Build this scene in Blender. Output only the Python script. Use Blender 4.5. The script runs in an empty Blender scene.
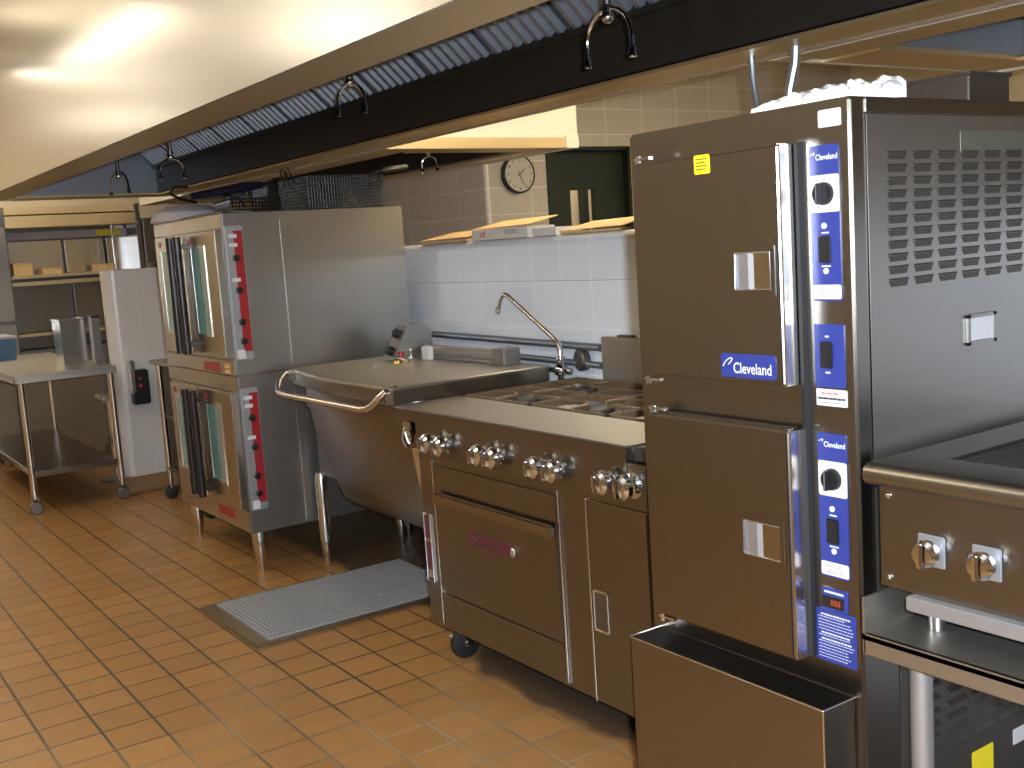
import bpy, bmesh, math, random
from mathutils import Vector, Matrix
from math import sin, cos, radians, pi
random.seed(7)
SC = bpy.context.scene
COL = SC.collection

# ------------------------------------------------------------------ materials
def nt(name):
    m = bpy.data.materials.new(name); m.use_nodes = True
    t = m.node_tree
    return m, t.nodes, t.links, t.nodes['Principled BSDF']

def plain(name, col, rough=0.5, metal=0.0, noise=0.0, scale=30.0, coat=0.0, spec=0.5):
    m, N, L, p = nt(name)
    p.inputs['Base Color'].default_value = (*col, 1)
    p.inputs['Roughness'].default_value = rough
    p.inputs['Metallic'].default_value = metal
    p.inputs['Coat Weight'].default_value = coat
    p.inputs['Specular IOR Level'].default_value = spec
    tc = N.new('ShaderNodeTexCoord')
    nz = N.new('ShaderNodeTexNoise'); nz.inputs['Scale'].default_value = scale; nz.inputs['Detail'].default_value = 4
    L.new(tc.outputs['Object'], nz.inputs['Vector'])
    if noise > 0:
        r = N.new('ShaderNodeMapRange')
        r.inputs['To Min'].default_value = 1 - noise; r.inputs['To Max'].default_value = 1 + noise
        L.new(nz.outputs['Fac'], r.inputs['Value'])
        mx = N.new('ShaderNodeVectorMath'); mx.operation = 'SCALE'
        mx.inputs[0].default_value = col
        L.new(r.outputs['Result'], mx.inputs['Scale'])
        L.new(mx.outputs['Vector'], p.inputs['Base Color'])
    return m

def steel(name, col=(0.60, 0.57, 0.53), rough=0.3, brush='x', bump=0.02, var=0.05, blotch=0.04, metal=1.0):
    """brushed stainless: fine streaks along one axis plus soft wear blotches"""
    m, N, L, p = nt(name)
    p.inputs['Metallic'].default_value = metal
    tc = N.new('ShaderNodeTexCoord')
    mp = N.new('ShaderNodeMapping')
    s = {'x': (1.5, 60, 60), 'y': (60, 1.5, 60), 'z': (60, 60, 1.5), 'n': (40, 40, 40)}[brush]
    mp.inputs['Scale'].default_value = s
    L.new(tc.outputs['Object'], mp.inputs['Vector'])
    nz = N.new('ShaderNodeTexNoise'); nz.inputs['Scale'].default_value = 1.0; nz.inputs['Detail'].default_value = 3
    L.new(mp.outputs['Vector'], nz.inputs['Vector'])
    r = N.new('ShaderNodeMapRange'); r.inputs['To Min'].default_value = 1 - var; r.inputs['To Max'].default_value = 1 + var
    L.new(nz.outputs['Fac'], r.inputs['Value'])
    vm = N.new('ShaderNodeVectorMath'); vm.operation = 'SCALE'; vm.inputs[0].default_value = col
    L.new(r.outputs['Result'], vm.inputs['Scale'])
    L.new(vm.outputs['Vector'], p.inputs['Base Color'])
    p.inputs['Roughness'].default_value = rough
    return m

def tiles(name, c1, c2, mortar, w, h, plane, origin=(0, 0), gap=0.006, rough=0.4, offset=0.0, bump=0.3,
          noise=0.08, coat=0.0, blotch=None, mortar2=None, grime_shade=False):
    """grid / running bond tile on a world plane ('xy','xz','yz')"""
    m, N, L, p = nt(name)
    p.inputs['Roughness'].default_value = rough
    p.inputs['Coat Weight'].default_value = coat
    tc = N.new('ShaderNodeTexCoord')
    sp = N.new('ShaderNodeSeparateXYZ'); L.new(tc.outputs['Object'], sp.inputs[0])
    cb = N.new('ShaderNodeCombineXYZ')
    a, b = plane
    for k, (ax, o) in enumerate(((a, origin[0]), (b, origin[1]))):
        ad = N.new('ShaderNodeMath'); ad.operation = 'SUBTRACT'; ad.inputs[1].default_value = o
        L.new(sp.outputs[ax.upper()], ad.inputs[0]); L.new(ad.outputs[0], cb.inputs[k])
    br = N.new('ShaderNodeTexBrick'); br.offset = offset; br.squash = 1.0
    br.inputs['Scale'].default_value = 1.0
    br.inputs['Brick Width'].default_value = w; br.inputs['Row Height'].default_value = h
    br.inputs['Mortar Size'].default_value = gap; br.inputs['Mortar Smooth'].default_value = 0.3
    br.inputs['Color1'].default_value = (*c1, 1); br.inputs['Color2'].default_value = (*c2, 1)
    br.inputs['Mortar'].default_value = (*mortar, 1); br.inputs['Bias'].default_value = 0
    L.new(cb.outputs[0], br.inputs['Vector'])
    nz = N.new('ShaderNodeTexNoise'); nz.inputs['Scale'].default_value = 14; nz.inputs['Detail'].default_value = 6
    L.new(tc.outputs['Object'], nz.inputs['Vector'])
    if mortar2:                                    # grout is cleaner in some areas of the floor than in others
        n3 = N.new('ShaderNodeTexNoise'); n3.inputs['Scale'].default_value = 1.4
        L.new(tc.outputs['Object'], n3.inputs['Vector'])
        ma = N.new('ShaderNodeMath'); ma.operation = 'MULTIPLY_ADD'; ma.inputs[1].default_value = 0.22; ma.inputs[2].default_value = 0.90
        L.new(sp.outputs['X'], ma.inputs[0])
        mb = N.new('ShaderNodeMath'); mb.operation = 'ADD'
        L.new(ma.outputs[0], mb.inputs[0]); L.new(n3.outputs['Fac'], mb.inputs[1])
        cr = N.new('ShaderNodeMix'); cr.data_type = 'RGBA'
        cr.inputs['A'].default_value = (*mortar, 1); cr.inputs['B'].default_value = (*mortar2, 1)
        rr = N.new('ShaderNodeMapRange'); rr.inputs['From Min'].default_value = 0.55; rr.inputs['From Max'].default_value = 0.95
        L.new(mb.outputs[0], rr.inputs['Value']); L.new(rr.outputs['Result'], cr.inputs['Factor'])
        L.new(cr.outputs['Result'], br.inputs['Mortar'])
    r = N.new('ShaderNodeMapRange'); r.inputs['To Min'].default_value = 1 - noise; r.inputs['To Max'].default_value = 1 + noise
    L.new(nz.outputs['Fac'], r.inputs['Value'])
    vm = N.new('ShaderNodeVectorMath'); vm.operation = 'SCALE'
    L.new(br.outputs['Color'], vm.inputs[0]); L.new(r.outputs['Result'], vm.inputs['Scale'])
    L.new(vm.outputs['Vector'], p.inputs['Base Color'])
    if grime_shade:                                      # greasy unmopped strip at the range; painted-in shade under the pan and ovens
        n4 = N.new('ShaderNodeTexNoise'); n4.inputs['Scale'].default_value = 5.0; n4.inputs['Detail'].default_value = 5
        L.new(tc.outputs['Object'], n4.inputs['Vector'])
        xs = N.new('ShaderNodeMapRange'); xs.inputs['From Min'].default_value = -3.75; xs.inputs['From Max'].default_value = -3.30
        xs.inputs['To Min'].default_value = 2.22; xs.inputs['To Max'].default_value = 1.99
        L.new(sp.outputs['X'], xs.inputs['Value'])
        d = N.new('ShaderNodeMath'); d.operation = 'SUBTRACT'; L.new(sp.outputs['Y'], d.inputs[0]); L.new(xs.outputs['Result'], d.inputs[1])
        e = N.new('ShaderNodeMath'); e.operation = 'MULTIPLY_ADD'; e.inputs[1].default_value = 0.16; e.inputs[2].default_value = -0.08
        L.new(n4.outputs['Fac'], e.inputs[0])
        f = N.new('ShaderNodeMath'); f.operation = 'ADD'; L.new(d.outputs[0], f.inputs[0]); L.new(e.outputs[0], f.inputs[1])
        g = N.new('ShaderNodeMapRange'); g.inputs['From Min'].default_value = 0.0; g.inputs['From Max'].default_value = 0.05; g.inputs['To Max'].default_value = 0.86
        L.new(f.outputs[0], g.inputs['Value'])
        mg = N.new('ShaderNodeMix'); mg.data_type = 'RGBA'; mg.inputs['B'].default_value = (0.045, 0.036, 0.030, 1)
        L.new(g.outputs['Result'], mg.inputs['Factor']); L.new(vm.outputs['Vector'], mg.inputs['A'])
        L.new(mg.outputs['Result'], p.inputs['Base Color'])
    bp = N.new('ShaderNodeBump'); bp.inputs['Strength'].default_value = bump; bp.inputs['Distance'].default_value = 0.003
    bp.invert = True
    L.new(br.outputs['Fac'], bp.inputs['Height']); L.new(bp.outputs['Normal'], p.inputs['Normal'])
    return m

def emit(name, col, strength):
    m = bpy.data.materials.new(name); m.use_nodes = True
    N = m.node_tree.nodes; L = m.node_tree.links
    N.remove(N['Principled BSDF'])
    e = N.new('ShaderNodeEmission'); e.inputs['Color'].default_value = (*col, 1); e.inputs['Strength'].default_value = strength
    L.new(e.outputs[0], N['Material Output'].inputs['Surface'])
    return m

M = {}
M['steel'] = steel('brushed_steel', (0.26, 0.245, 0.225), 0.29, 'x', blotch=0.05)
M['steel_v'] = steel('brushed_steel_upright', (0.26, 0.245, 0.225), 0.29, 'z', blotch=0.05)
M['steel_gold'] = steel('oven_front_steel', (0.46, 0.41, 0.33), 0.27, 'x')
M['steel_y'] = steel('brushed_steel_side', (0.32, 0.305, 0.285), 0.38, 'y', blotch=0.05, metal=0.94)
M['steel_bright'] = steel('bright_steel', (0.72, 0.70, 0.67), 0.22, 'z', var=0.05)
M['steel_top'] = steel('worn_steel_top', (0.43, 0.405, 0.36), 0.40, 'x', metal=0.95)
M['broiler_steel'] = steel('broiler_steel', (0.27, 0.25, 0.215), 0.33, 'x')
M['steel_dark'] = steel('dull_dark_steel', (0.22, 0.21, 0.20), 0.45, 'n')
M['hood'] = steel('hood_steel', (0.68, 0.67, 0.65), 0.27, 'z', var=0.03, blotch=0.03, metal=0.9)
M['hood_rear'] = steel('rear_hood_steel', (0.70, 0.66, 0.58), 0.5, 'y', var=0.03, metal=0.4)
M['hood_lip'] = steel('hood_lip_steel', (0.62, 0.49, 0.29), 0.42, 'x', metal=0.9)
M['filter'] = steel('galvanised_filter', (0.34, 0.37, 0.42), 0.42, 'n', metal=0.8)
M['soot'] = plain('sooty_black', (0.018, 0.015, 0.012), 0.45, 0.0, 0.3, 12)
M['chrome'] = plain('chrome', (0.72, 0.76, 0.84), 0.06, 1.0)
M['chrome_soft'] = plain('satin_chrome', (0.72, 0.71, 0.69), 0.18, 1.0)
M['vent_dark'] = plain('vent_dark', (0.045, 0.038, 0.030), 0.5, 0.3, 0.3, 30)
M['chrome_dark'] = plain('worn_chrome', (0.34, 0.34, 0.36), 0.14, 1.0)
M['black'] = plain('black_plastic', (0.012, 0.012, 0.013), 0.35, 0.0, 0.1)
M['iron'] = plain('cast_iron', (0.03, 0.026, 0.022), 0.55, 0.0, 0.35, 40)
M['iron_worn'] = plain('worn_cast_iron', (0.20, 0.14, 0.08), 0.45, 0.4, 0.3, 40)
M['rubber'] = plain('black_rubber', (0.012, 0.012, 0.013), 0.6)
M['blue'] = plain('blue_panel', (0.026, 0.040, 0.22), 0.35, 0.0, 0.05)
M['white'] = plain('white_label', (0.62, 0.62, 0.63), 0.45, 0.0, 0.03)
M['white_print'] = plain('white_print', (0.62, 0.64, 0.70), 0.5)
M['grey_print'] = plain('grey_print', (0.14, 0.14, 0.17), 0.5)
M['red_print'] = plain('red_print', (0.55, 0.04, 0.06), 0.5)
M['red'] = plain('red_panel', (0.30, 0.018, 0.022), 0.35, 0.0, 0.1)
M['purple_plate'] = plain('maroon_plate', (0.12, 0.035, 0.045), 0.35, 0.3, 0.15)
M['yellow'] = plain('yellow_sticker', (0.80, 0.66, 0.02), 0.45)
M['dark_print'] = plain('dark_print', (0.03, 0.03, 0.035), 0.5)
M['rating'] = plain('rating_plate', (0.17, 0.18, 0.14), 0.4, 0.6, 0.2, 25)
M['glass'] = plain('oven_window_glass', (0.12, 0.27, 0.29), 0.12, 0.0, 0.1, 8, coat=1.0)
M['cardboard'] = plain('cardboard', (0.62, 0.42, 0.20), 0.8, 0.0, 0.08)
M['cardboard_white'] = plain('white_cardboard', (0.72, 0.68, 0.62), 0.7, 0.0, 0.05)
M['cardboard_dark'] = plain('brown_cardboard', (0.33, 0.18, 0.08), 0.8, 0.0, 0.08)
M['bag'] = plain('white_plastic_bag', (0.85, 0.87, 0.92), 0.3, 0.0, 0.05, 20)
M['galv_pipe'] = plain('galvanised_pipe', (0.36, 0.40, 0.44), 0.35, 0.8, 0.1)
M['brass'] = plain('brass', (0.65, 0.42, 0.12), 0.2, 1.0)
M['door_paint'] = plain('dark_green_door_paint', (0.012, 0.022, 0.016), 0.5, 0.0, 0.15)
M['cream_paint'] = plain('cream_paint', (0.72, 0.58, 0.34), 0.6, 0.0, 0.03, 6)
M['tan_paint'] = plain('tan_paint', (0.55, 0.41, 0.20), 0.6, 0.0, 0.05, 6)
M['base_tile'] = plain('brown_base_tile', (0.25, 0.15, 0.075), 0.4, 0.0, 0.15)
M['ceiling'] = plain('ceiling_board', (0.78, 0.73, 0.62), 0.85, 0.0, 0.04)
M['blue_coat'] = plain('blue_coated_handle', (0.002, 0.003, 0.022), 0.55)
M['blue_tub'] = plain('blue_plastic', (0.06, 0.13, 0.24), 0.4)
M['wire'] = plain('dark_wire', (0.014, 0.012, 0.010), 0.35, 0.2, 0.3)
M['handle_black'] = plain('dark_handle', (0.035, 0.034, 0.036), 0.3, 0.6)
M['tray_alu'] = steel('aluminium_tray', (0.42, 0.43, 0.45), 0.45, 'x', metal=0.8)
M['dial'] = plain('clock_dial', (0.52, 0.48, 0.43), 0.5, 0.0, 0.02)
M['lav'] = plain('grey_cloth', (0.42, 0.40, 0.44), 0.8, 0.0, 0.08)
M['glow'] = emit('fluorescent_diffuser', (1.0, 0.88, 0.68), 9.5)
M['glow_rear'] = emit('rear_fluorescent_diffuser', (1.0, 0.84, 0.58), 22.0)
M['lens_red'] = plain('amber_display', (0.25, 0.04, 0.015), 0.3)
M['grate_steel'] = steel('floor_grate_steel', (0.46, 0.48, 0.53), 0.45, 'n', metal=0.55)
M['trough'] = plain('dark_trough', (0.05, 0.045, 0.04), 0.7)
M['frame_tan'] = steel('trough_frame', (0.34, 0.28, 0.20), 0.4, 'y')
M['ribbed'] = steel('ribbed_steel', (0.30, 0.23, 0.15), 0.4, 'y', metal=0.8)
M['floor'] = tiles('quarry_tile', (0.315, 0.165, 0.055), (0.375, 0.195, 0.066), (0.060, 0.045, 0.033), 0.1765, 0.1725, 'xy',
                   (-3.03, 0.604), 0.0055, 0.36, bump=0.35, noise=0.16, mortar2=(0.40, 0.30, 0.20), grime_shade=True)
M['glazed'] = tiles('glazed_block', (0.74, 0.78, 0.85), (0.78, 0.82, 0.88), (0.92, 0.92, 0.92), 0.43, 0.205, 'xz',
                    (-3.666 - 0.43 * 20, 1.37 - 0.205 * 10), 0.004, 0.22, offset=0.0, bump=0.25, noise=0.03)
M['glazed_cap'] = tiles('glazed_cap_block', (0.74, 0.78, 0.85), (0.78, 0.82, 0.88), (0.92, 0.92, 0.92), 0.215, 0.6, 'xz',
                        (-3.666 - 0.215 * 40, 1.1), 0.004, 0.22, offset=0.0, bump=0.25, noise=0.03)
M['glazed_end'] = tiles('glazed_block_end', (0.56, 0.55, 0.55), (0.58, 0.57, 0.57), (0.60, 0.59, 0.58), 0.2, 0.205, 'yz',
                        (1.96 - 2.0, 1.55 - 2.05), 0.004, 0.3, offset=0.0, bump=0.25, noise=0.03)
M['block_x_lit'] = tiles('beige_block_x_lit', (0.70, 0.62, 0.51), (0.73, 0.65, 0.54), (0.88, 0.83, 0.75), 0.406, 0.203, 'xz',  # same block as the door wall, its colour raised to paint in missing light
                     (-7.0 - 4.06, -0.05), 0.005, 0.4, offset=0.0, bump=0.25, noise=0.04)
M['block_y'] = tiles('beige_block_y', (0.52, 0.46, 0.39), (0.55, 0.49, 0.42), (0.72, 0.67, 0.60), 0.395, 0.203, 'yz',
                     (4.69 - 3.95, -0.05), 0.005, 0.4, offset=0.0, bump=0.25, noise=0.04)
M['room_wall'] = plain('beige_room_wall', (0.62, 0.52, 0.36), 0.6, 0.0, 0.04, 3)

# ------------------------------------------------------------------ mesh builder
class B:
    def __init__(s): s.bm = bmesh.new()
    def box(s, x0, x1, y0, y1, z0, z1, bev=0.0, seg=2):
        x0, x1 = min(x0, x1), max(x0, x1); y0, y1 = min(y0, y1), max(y0, y1); z0, z1 = min(z0, z1), max(z0, z1)
        r = bmesh.ops.create_cube(s.bm, size=1.0)
        vs = r['verts']
        for v in vs:
            v.co = Vector((x0 + (v.co.x + .5) * (x1 - x0), y0 + (v.co.y + .5) * (y1 - y0), z0 + (v.co.z + .5) * (z1 - z0)))
        if bev > 0:
            es = {e for v in vs for e in v.link_edges}
            bmesh.ops.bevel(s.bm, geom=list(es), offset=bev, segments=seg, affect='EDGES', clamp_overlap=True)
        return s
    def cyl(s, p0, p1, r0, r1=None, seg=16):
        return s.lathe(p0, Vector(p1) - Vector(p0), [(0, 0), (r0, 0), (r0 if r1 is None else r1, 1), (0, 1)], seg, rel=True)
    def lathe(s, org, axis, prof, seg=24, rel=False):
        """prof: (radius, height) pairs along axis"""
        org = Vector(org); ax = Vector(axis); ln = ax.length; ax.normalize()
        u = ax.orthogonal().normalized(); w = ax.cross(u)
        rings = []
        for r, h in prof:
            c = org + ax * (h * ln if rel else h)
            if r <= 1e-7: rings.append([s.bm.verts.new(c)])
            else: rings.append([s.bm.verts.new(c + (u * cos(2 * pi * k / seg) + w * sin(2 * pi * k / seg)) * r) for k in range(seg)])
        for a, b in zip(rings[:-1], rings[1:]):
            for k in range(seg):
                k2 = (k + 1) % seg
                if len(a) == 1 and len(b) == 1: continue
                if len(a) == 1: s.bm.faces.new((a[0], b[k2], b[k]))
                elif len(b) == 1: s.bm.faces.new((a[k], a[k2], b[0]))
                else: s.bm.faces.new((a[k], a[k2], b[k2], b[k]))
        return s
    def tube(s, pts, r, seg=10, closed=False):
        P = [Vector(p) for p in pts]; n = len(P)
        rings = []; prev = None
        for i in range(n):
            if closed: t = P[(i + 1) % n] - P[i - 1]
            else: t = P[min(i + 1, n - 1)] - P[max(i - 1, 0)]
            t.normalize()
            u = (prev - t * prev.dot(t)).normalized() if prev is not None else t.orthogonal().normalized()
            prev = u; w = t.cross(u)
            rr = r[i] if isinstance(r, (list, tuple)) else r
            rings.append([s.bm.verts.new(P[i] + (u * cos(2 * pi * k / seg) + w * sin(2 * pi * k / seg)) * rr) for k in range(seg)])
        m = n if closed else n - 1
        for i in range(m):
            a, b = rings[i], rings[(i + 1) % n]
            for k in range(seg):
                s.bm.faces.new((a[k], a[(k + 1) % seg], b[(k + 1) % seg], b[k]))
        if not closed:
            s.bm.faces.new(list(reversed(rings[0]))); s.bm.faces.new(rings[-1])
        return s
    def prism(s, poly, ax, a0, a1):
        """poly of 2D points in the two other axes (in xyz order), extruded along ax from a0 to a1"""
        def mk(p, a):
            q = list(p); q.insert(ax, a); return s.bm.verts.new(q)
        A = [mk(p, a0) for p in poly]; C = [mk(p, a1) for p in poly]; n = len(poly)
        s.bm.faces.new(A); s.bm.faces.new(list(reversed(C)))
        for k in range(n):
            s.bm.faces.new((A[k], C[k], C[(k + 1) % n], A[(k + 1) % n]))
        return s
    def loft(s, rings, cap=True):
        R = [[s.bm.verts.new(p) for p in r] for r in rings]; n = len(R[0])
        for a, b in zip(R[:-1], R[1:]):
            for k in range(n): s.bm.faces.new((a[k], a[(k + 1) % n], b[(k + 1) % n], b[k]))
        if cap: s.bm.faces.new(list(reversed(R[0]))); s.bm.faces.new(R[-1])
        return s
    def ball(s, c, rx, ry=None, rz=None, u=16, v=10):
        ry = ry or rx; rz = rz or rx
        r = bmesh.ops.create_uvsphere(s.bm, u_segments=u, v_segments=v, radius=1.0)
        for q in r['verts']: q.co = Vector((c[0] + q.co.x * rx, c[1] + q.co.y * ry, c[2] + q.co.z * rz))
        return s
    def face(s, pts):
        s.bm.faces.new([s.bm.verts.new(p) for p in pts]); return s
    def rot(s, ang, axis, center):
        bmesh.ops.rotate(s.bm, verts=s.bm.verts[:], cent=center, matrix=Matrix.Rotation(ang, 3, axis)); return s

def obj(name, b, mat, parent=None, smooth=True):
    bmesh.ops.recalc_face_normals(b.bm, faces=b.bm.faces[:])
    me = bpy.data.meshes.new(name); b.bm.to_mesh(me); b.bm.free()
    if smooth and len(me.polygons):
        me.polygons.foreach_set('use_smooth', [True] * len(me.polygons))
        me.set_sharp_from_angle(angle=radians(32))
    me.materials.append(M[mat] if isinstance(mat, str) else mat)
    o = bpy.data.objects.new(name, me); COL.objects.link(o)
    if parent is not None: attach(o, parent)
    return o

def worldloc(o):
    v = Vector(o.location)
    while o.parent: o = o.parent; v = v + o.location
    return v

def attach(o, parent):
    """mesh is in world coordinates: move it into the parent's frame"""
    d = worldloc(parent)
    o.data.transform(Matrix.Translation(-d))
    o.parent = parent

def thing(name, loc, label, cat, group=None):
    o = bpy.data.objects.new(name, None); COL.objects.link(o)
    o.empty_display_size = 0.1; o.location = loc
    o['label'] = label; o['category'] = cat
    if group: o['group'] = group
    return o

def tag(o, label, cat, group=None, base=None):
    o['label'] = label; o['category'] = cat
    if group: o['group'] = group
    if base is not None:
        o.data.transform(Matrix.Translation(-Vector(base))); o.location = base
    return o

def struct(name, b, mat, parent=None):
    o = obj(name, b, mat, parent, smooth=False)
    if parent is None: o['kind'] = 'structure'
    return o

def copy_tree(o, parent=None):
    c = o.copy(); COL.objects.link(c)
    if parent is not None: c.parent = parent
    for ch in list(o.children): copy_tree(ch, c)
    return c

def text_into(b, s, org, size, plane='xz', align='LEFT', shear=0.0, depth=0.0004, bold=0.0, squeeze=1.0, rot=0.0):
    """adds flat lettering to a builder; plane 'xz' faces -Y, plane 'yz' faces +X"""
    cu = bpy.data.curves.new('lettering', 'FONT'); cu.body = s; cu.size = size; cu.align_x = align; cu.shear = shear
    cu.offset = bold; cu.resolution_u = 3
    to = bpy.data.objects.new('lettering', cu); COL.objects.link(to)
    dg = bpy.context.evaluated_depsgraph_get()
    me = to.evaluated_get(dg).to_mesh()
    vs = []
    ca, sa = cos(rot), sin(rot)
    for v in me.vertices:
        x, y = v.co.x * squeeze, v.co.y
        x, y = x * ca - y * sa, x * sa + y * ca
        if plane == 'xz': p = (org[0] + x, org[1], org[2] + y)
        else: p = (org[0], org[1] + x, org[2] + y)
        vs.append(b.bm.verts.new(p))
    for f in me.polygons:
        try: b.bm.faces.new([vs[i] for i in f.vertices])
        except ValueError: pass
    to.evaluated_get(dg).to_mesh_clear()
    bpy.data.objects.remove(to); bpy.data.curves.remove(cu)
    return b

def words(b, x0, x1, z, h, y, lo=0.004, hi=0.009, seed=1):
    """a row of print too fine to read: short strokes with word gaps"""
    rn = random.Random(seed); x = x0
    while x < x1:
        e = min(x1, x + rn.uniform(lo, hi)); b.box(x, e, y, y + 0.0004, z, z + h); x = e + lo * 0.35
    return b

def rrect(b, x0, x1, z0, z1, y, t, r=0.006, plane='xz'):
    """thin rounded plate on a front (xz) or side (yz) plane: y is the plane, t its thickness towards the viewer"""
    P = []
    for cx, cz, a0 in ((x1 - r, z1 - r, 0), (x0 + r, z1 - r, 90), (x0 + r, z0 + r, 180), (x1 - r, z0 + r, 270)):
        for k in range(5):
            a = radians(a0 + 22.5 * k); P.append((cx + r * cos(a), cz + r * sin(a)))
    if plane == 'xz': b.prism(P, 1, y, y - t)
    else: b.prism(P, 0, y, y + t)
    return b

# ------------------------------------------------------------------ camera
F = 1088.4
yaw, pit, rol = radians(-55.673), radians(7.32), radians(-3.785)
fwd = Vector((sin(yaw) * cos(pit), cos(yaw) * cos(pit), -sin(pit)))
rgt = fwd.cross(Vector((0, 0, 1))).normalized(); up = rgt.cross(fwd)
cr = rgt * cos(rol) + up * sin(rol); cu_ = up * cos(rol) - rgt * sin(rol)
cam = bpy.data.cameras.new('camera'); cam.sensor_width = 36; cam.lens = F * 36 / 1024; cam.clip_start = 0.05
co = bpy.data.objects.new('camera', cam); COL.objects.link(co)
co.matrix_world = Matrix(((cr.x, cu_.x, -fwd.x, 0), (cr.y, cu_.y, -fwd.y, 0), (cr.z, cu_.z, -fwd.z, 1.55), (0, 0, 0, 1)))
SC.camera = co

# ------------------------------------------------------------------ setting
XL, XR, YN, YF, ZC = -11.2, 2.6, -2.6, 9.0, 3.25
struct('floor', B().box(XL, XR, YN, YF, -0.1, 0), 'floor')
struct('ceiling', B().box(XL, XR, YN, YF, ZC, ZC + 0.1), 'ceiling')
struct('wall_left', B().box(XL - 0.12, XL, YN, YF, 0, ZC), 'room_wall')
struct('wall_right', B().box(XR, XR + 0.12, YN, YF, 0, ZC), 'room_wall')
struct('wall_near', B().box(XL, XR, YN - 0.12, YN, 0, ZC), 'room_wall')
struct('wall_far', B().box(XL, XR, YF, YF + 0.12, 0, ZC), 'room_wall')
# block-walled room in the rear corner: its south face and its east face with a doorway
XB, YB = -7.0, 4.66
b = B(); b.box(XL, XB - 0.02, YB, YB + 0.18, 0, ZC); b.cyl((XB - 0.03, YB + 0.03, 0), (XB - 0.03, YB + 0.03, ZC), 0.03, seg=20)
struct('wall_rear', b, 'block_x_lit')
DY0, DY1, DZ = 5.24, 6.11, 2.29
b = B(); b.box(XB - 0.18, XB, YB + 0.03, DY0, 0, ZC); b.box(XB - 0.18, XB, DY1, YF, 0, ZC); b.box(XB - 0.18, XB, DY0, DY1, DZ, ZC)
struct('wall_back', b, 'block_y')
b = B()
b.box(XB - 0.17, XB + 0.015, DY0, DY0 + 0.03, 0, DZ); b.box(XB - 0.17, XB + 0.015, DY1 - 0.03, DY1, 0, DZ); b.box(XB - 0.17, XB + 0.015, DY0, DY1, DZ - 0.03, DZ)
WY0, WY1, WZ0, WZ1 = 5.51, 5.76, 1.25, 1.95
d1 = struct('door_1', b, 'door_paint')
b = B(); b.box(XB - 0.10, XB - 0.055, DY0 + 0.03, WY0, 0.01, DZ - 0.03); b.box(XB - 0.10, XB - 0.055, WY1, DY1 - 0.03, 0.01, DZ - 0.03)
b.box(XB - 0.10, XB - 0.055, WY0, WY1, 0.01, WZ0); b.box(XB - 0.10, XB - 0.055, WY0, WY1, WZ1, DZ - 0.03)
lf = obj('door_leaf', b, 'door_paint', d1)
b = B(); b.box(XB - 1.3, XB - 1.2, YB + 0.2, YF, 0, ZC); struct('wall_store', b, 'room_wall')
b = B(); b.box(XB - 1.19, XB - 1.12, 6.49, 6.555, 0, 2.4); struct('trim_3', b, 'door_paint')
# pony wall behind the cooking line, glazed block with a bullnose cap course
PY, PT, PTOP = 2.95, 0.20, 1.577
b = B(); b.box(-6.4, XR, PY, PY + PT, 0, 1.372)
struct('wall_pony', b, 'glazed')
b = B()
pf = [(PY, 1.374), (PY + PT, 1.374), (PY + PT, PTOP)]
for k in range(0, 7):
    a = radians(90 + 15 * k); pf.append((PY + 0.045 + 0.045 * cos(a), PTOP - 0.045 + 0.045 * sin(a)))
b.prism(pf, 0, -6.4, XR)
struct('trim_1', b, 'glazed_cap')
b = B(); b.box(-5.0, XR, PY - 0.006, PY - 0.0005, 1.133, 1.155, 0.002); b.box(-5.0, XR, PY - 0.004, PY - 0.0005, 1.165, 1.172)
struct('trim_2', b, 'glazed')
# partition stub with rounded end beside the work table
b = B(); b.box(-7.84, -7.68, 2.03, 3.10, 0, 1.55); b.lathe((-7.76, 2.03, 0), (0, 0, 1), [(0, 0), (0.08, 0), (0.08, 1.55), (0, 1.55)], 28)
struct('wall_partition', b, 'glazed_end')
b = B(); b.box(-7.85, -7.665, 1.945, 3.1, 0, 0.115, 0.012)
struct('baseboard_partition', b, 'base_tile')

# ------------------------------------------------------------------ ceiling lights (over the aisle, out of frame)
def ceiling_light(x, y, lab, lx=0.6, ly=0.3, mat='glow'):
    ZL = 2.89  # hung below the ceiling, a made-up drop that lets them brighten it too
    t = thing('ceiling_light', (x, y, ZL), lab, 'ceiling light', 'suspended ceiling lights')
    b = B(); z0, z1 = ZL - 0.02, ZL + 0.03
    b.box(x - lx, x + lx, y - ly, y - ly + 0.02, z0, z1); b.box(x - lx, x + lx, y + ly - 0.02, y + ly, z0, z1)
    b.box(x - lx, x - lx + 0.02, y - ly, y + ly, z0, z1); b.box(x + lx - 0.02, x + lx, y - ly, y + ly, z0, z1)
    obj('frame', b, 'white', t)
    obj('diffuser', B().box(x - lx + 0.02, x + lx - 0.02, y - ly + 0.02, y + ly - 0.02, ZL, ZL + 0.012), mat, t)
    for sx in (-1, 1): obj('hanger', B().cyl((x + sx * (lx - 0.01), y, z1), (x + sx * (lx - 0.01), y, ZC), 0.006, seg=8), 'steel_dark', t)
    return t
ceiling_light(-7.85, 0.66, 'narrow ceiling light running towards the hood near the work table', 0.12, 0.62)
ceiling_light(-6.6, 0.98, 'narrow ceiling light running along the hood before the ovens', 0.9, 0.09)
ceiling_light(-6.0, -0.25, 'square-cornered ceiling light over the aisle before the convection ovens')
ceiling_light(-3.2, -0.25, 'ceiling light over the aisle before the range')
ceiling_light(-0.2, -0.25, 'ceiling light over the aisle by the charbroiler')
ceiling_light(-10.0, -0.1, 'added unseen light brightening the far left end of the aisle')  # added lamp, unseen, to brighten the left wall and ceiling
ceiling_light(-9.95, 1.9, 'added unseen light brightening the pass shelves, beyond the left end of the long hood')  # added lamp, unseen, to lift the shelves and the wall behind them
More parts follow.
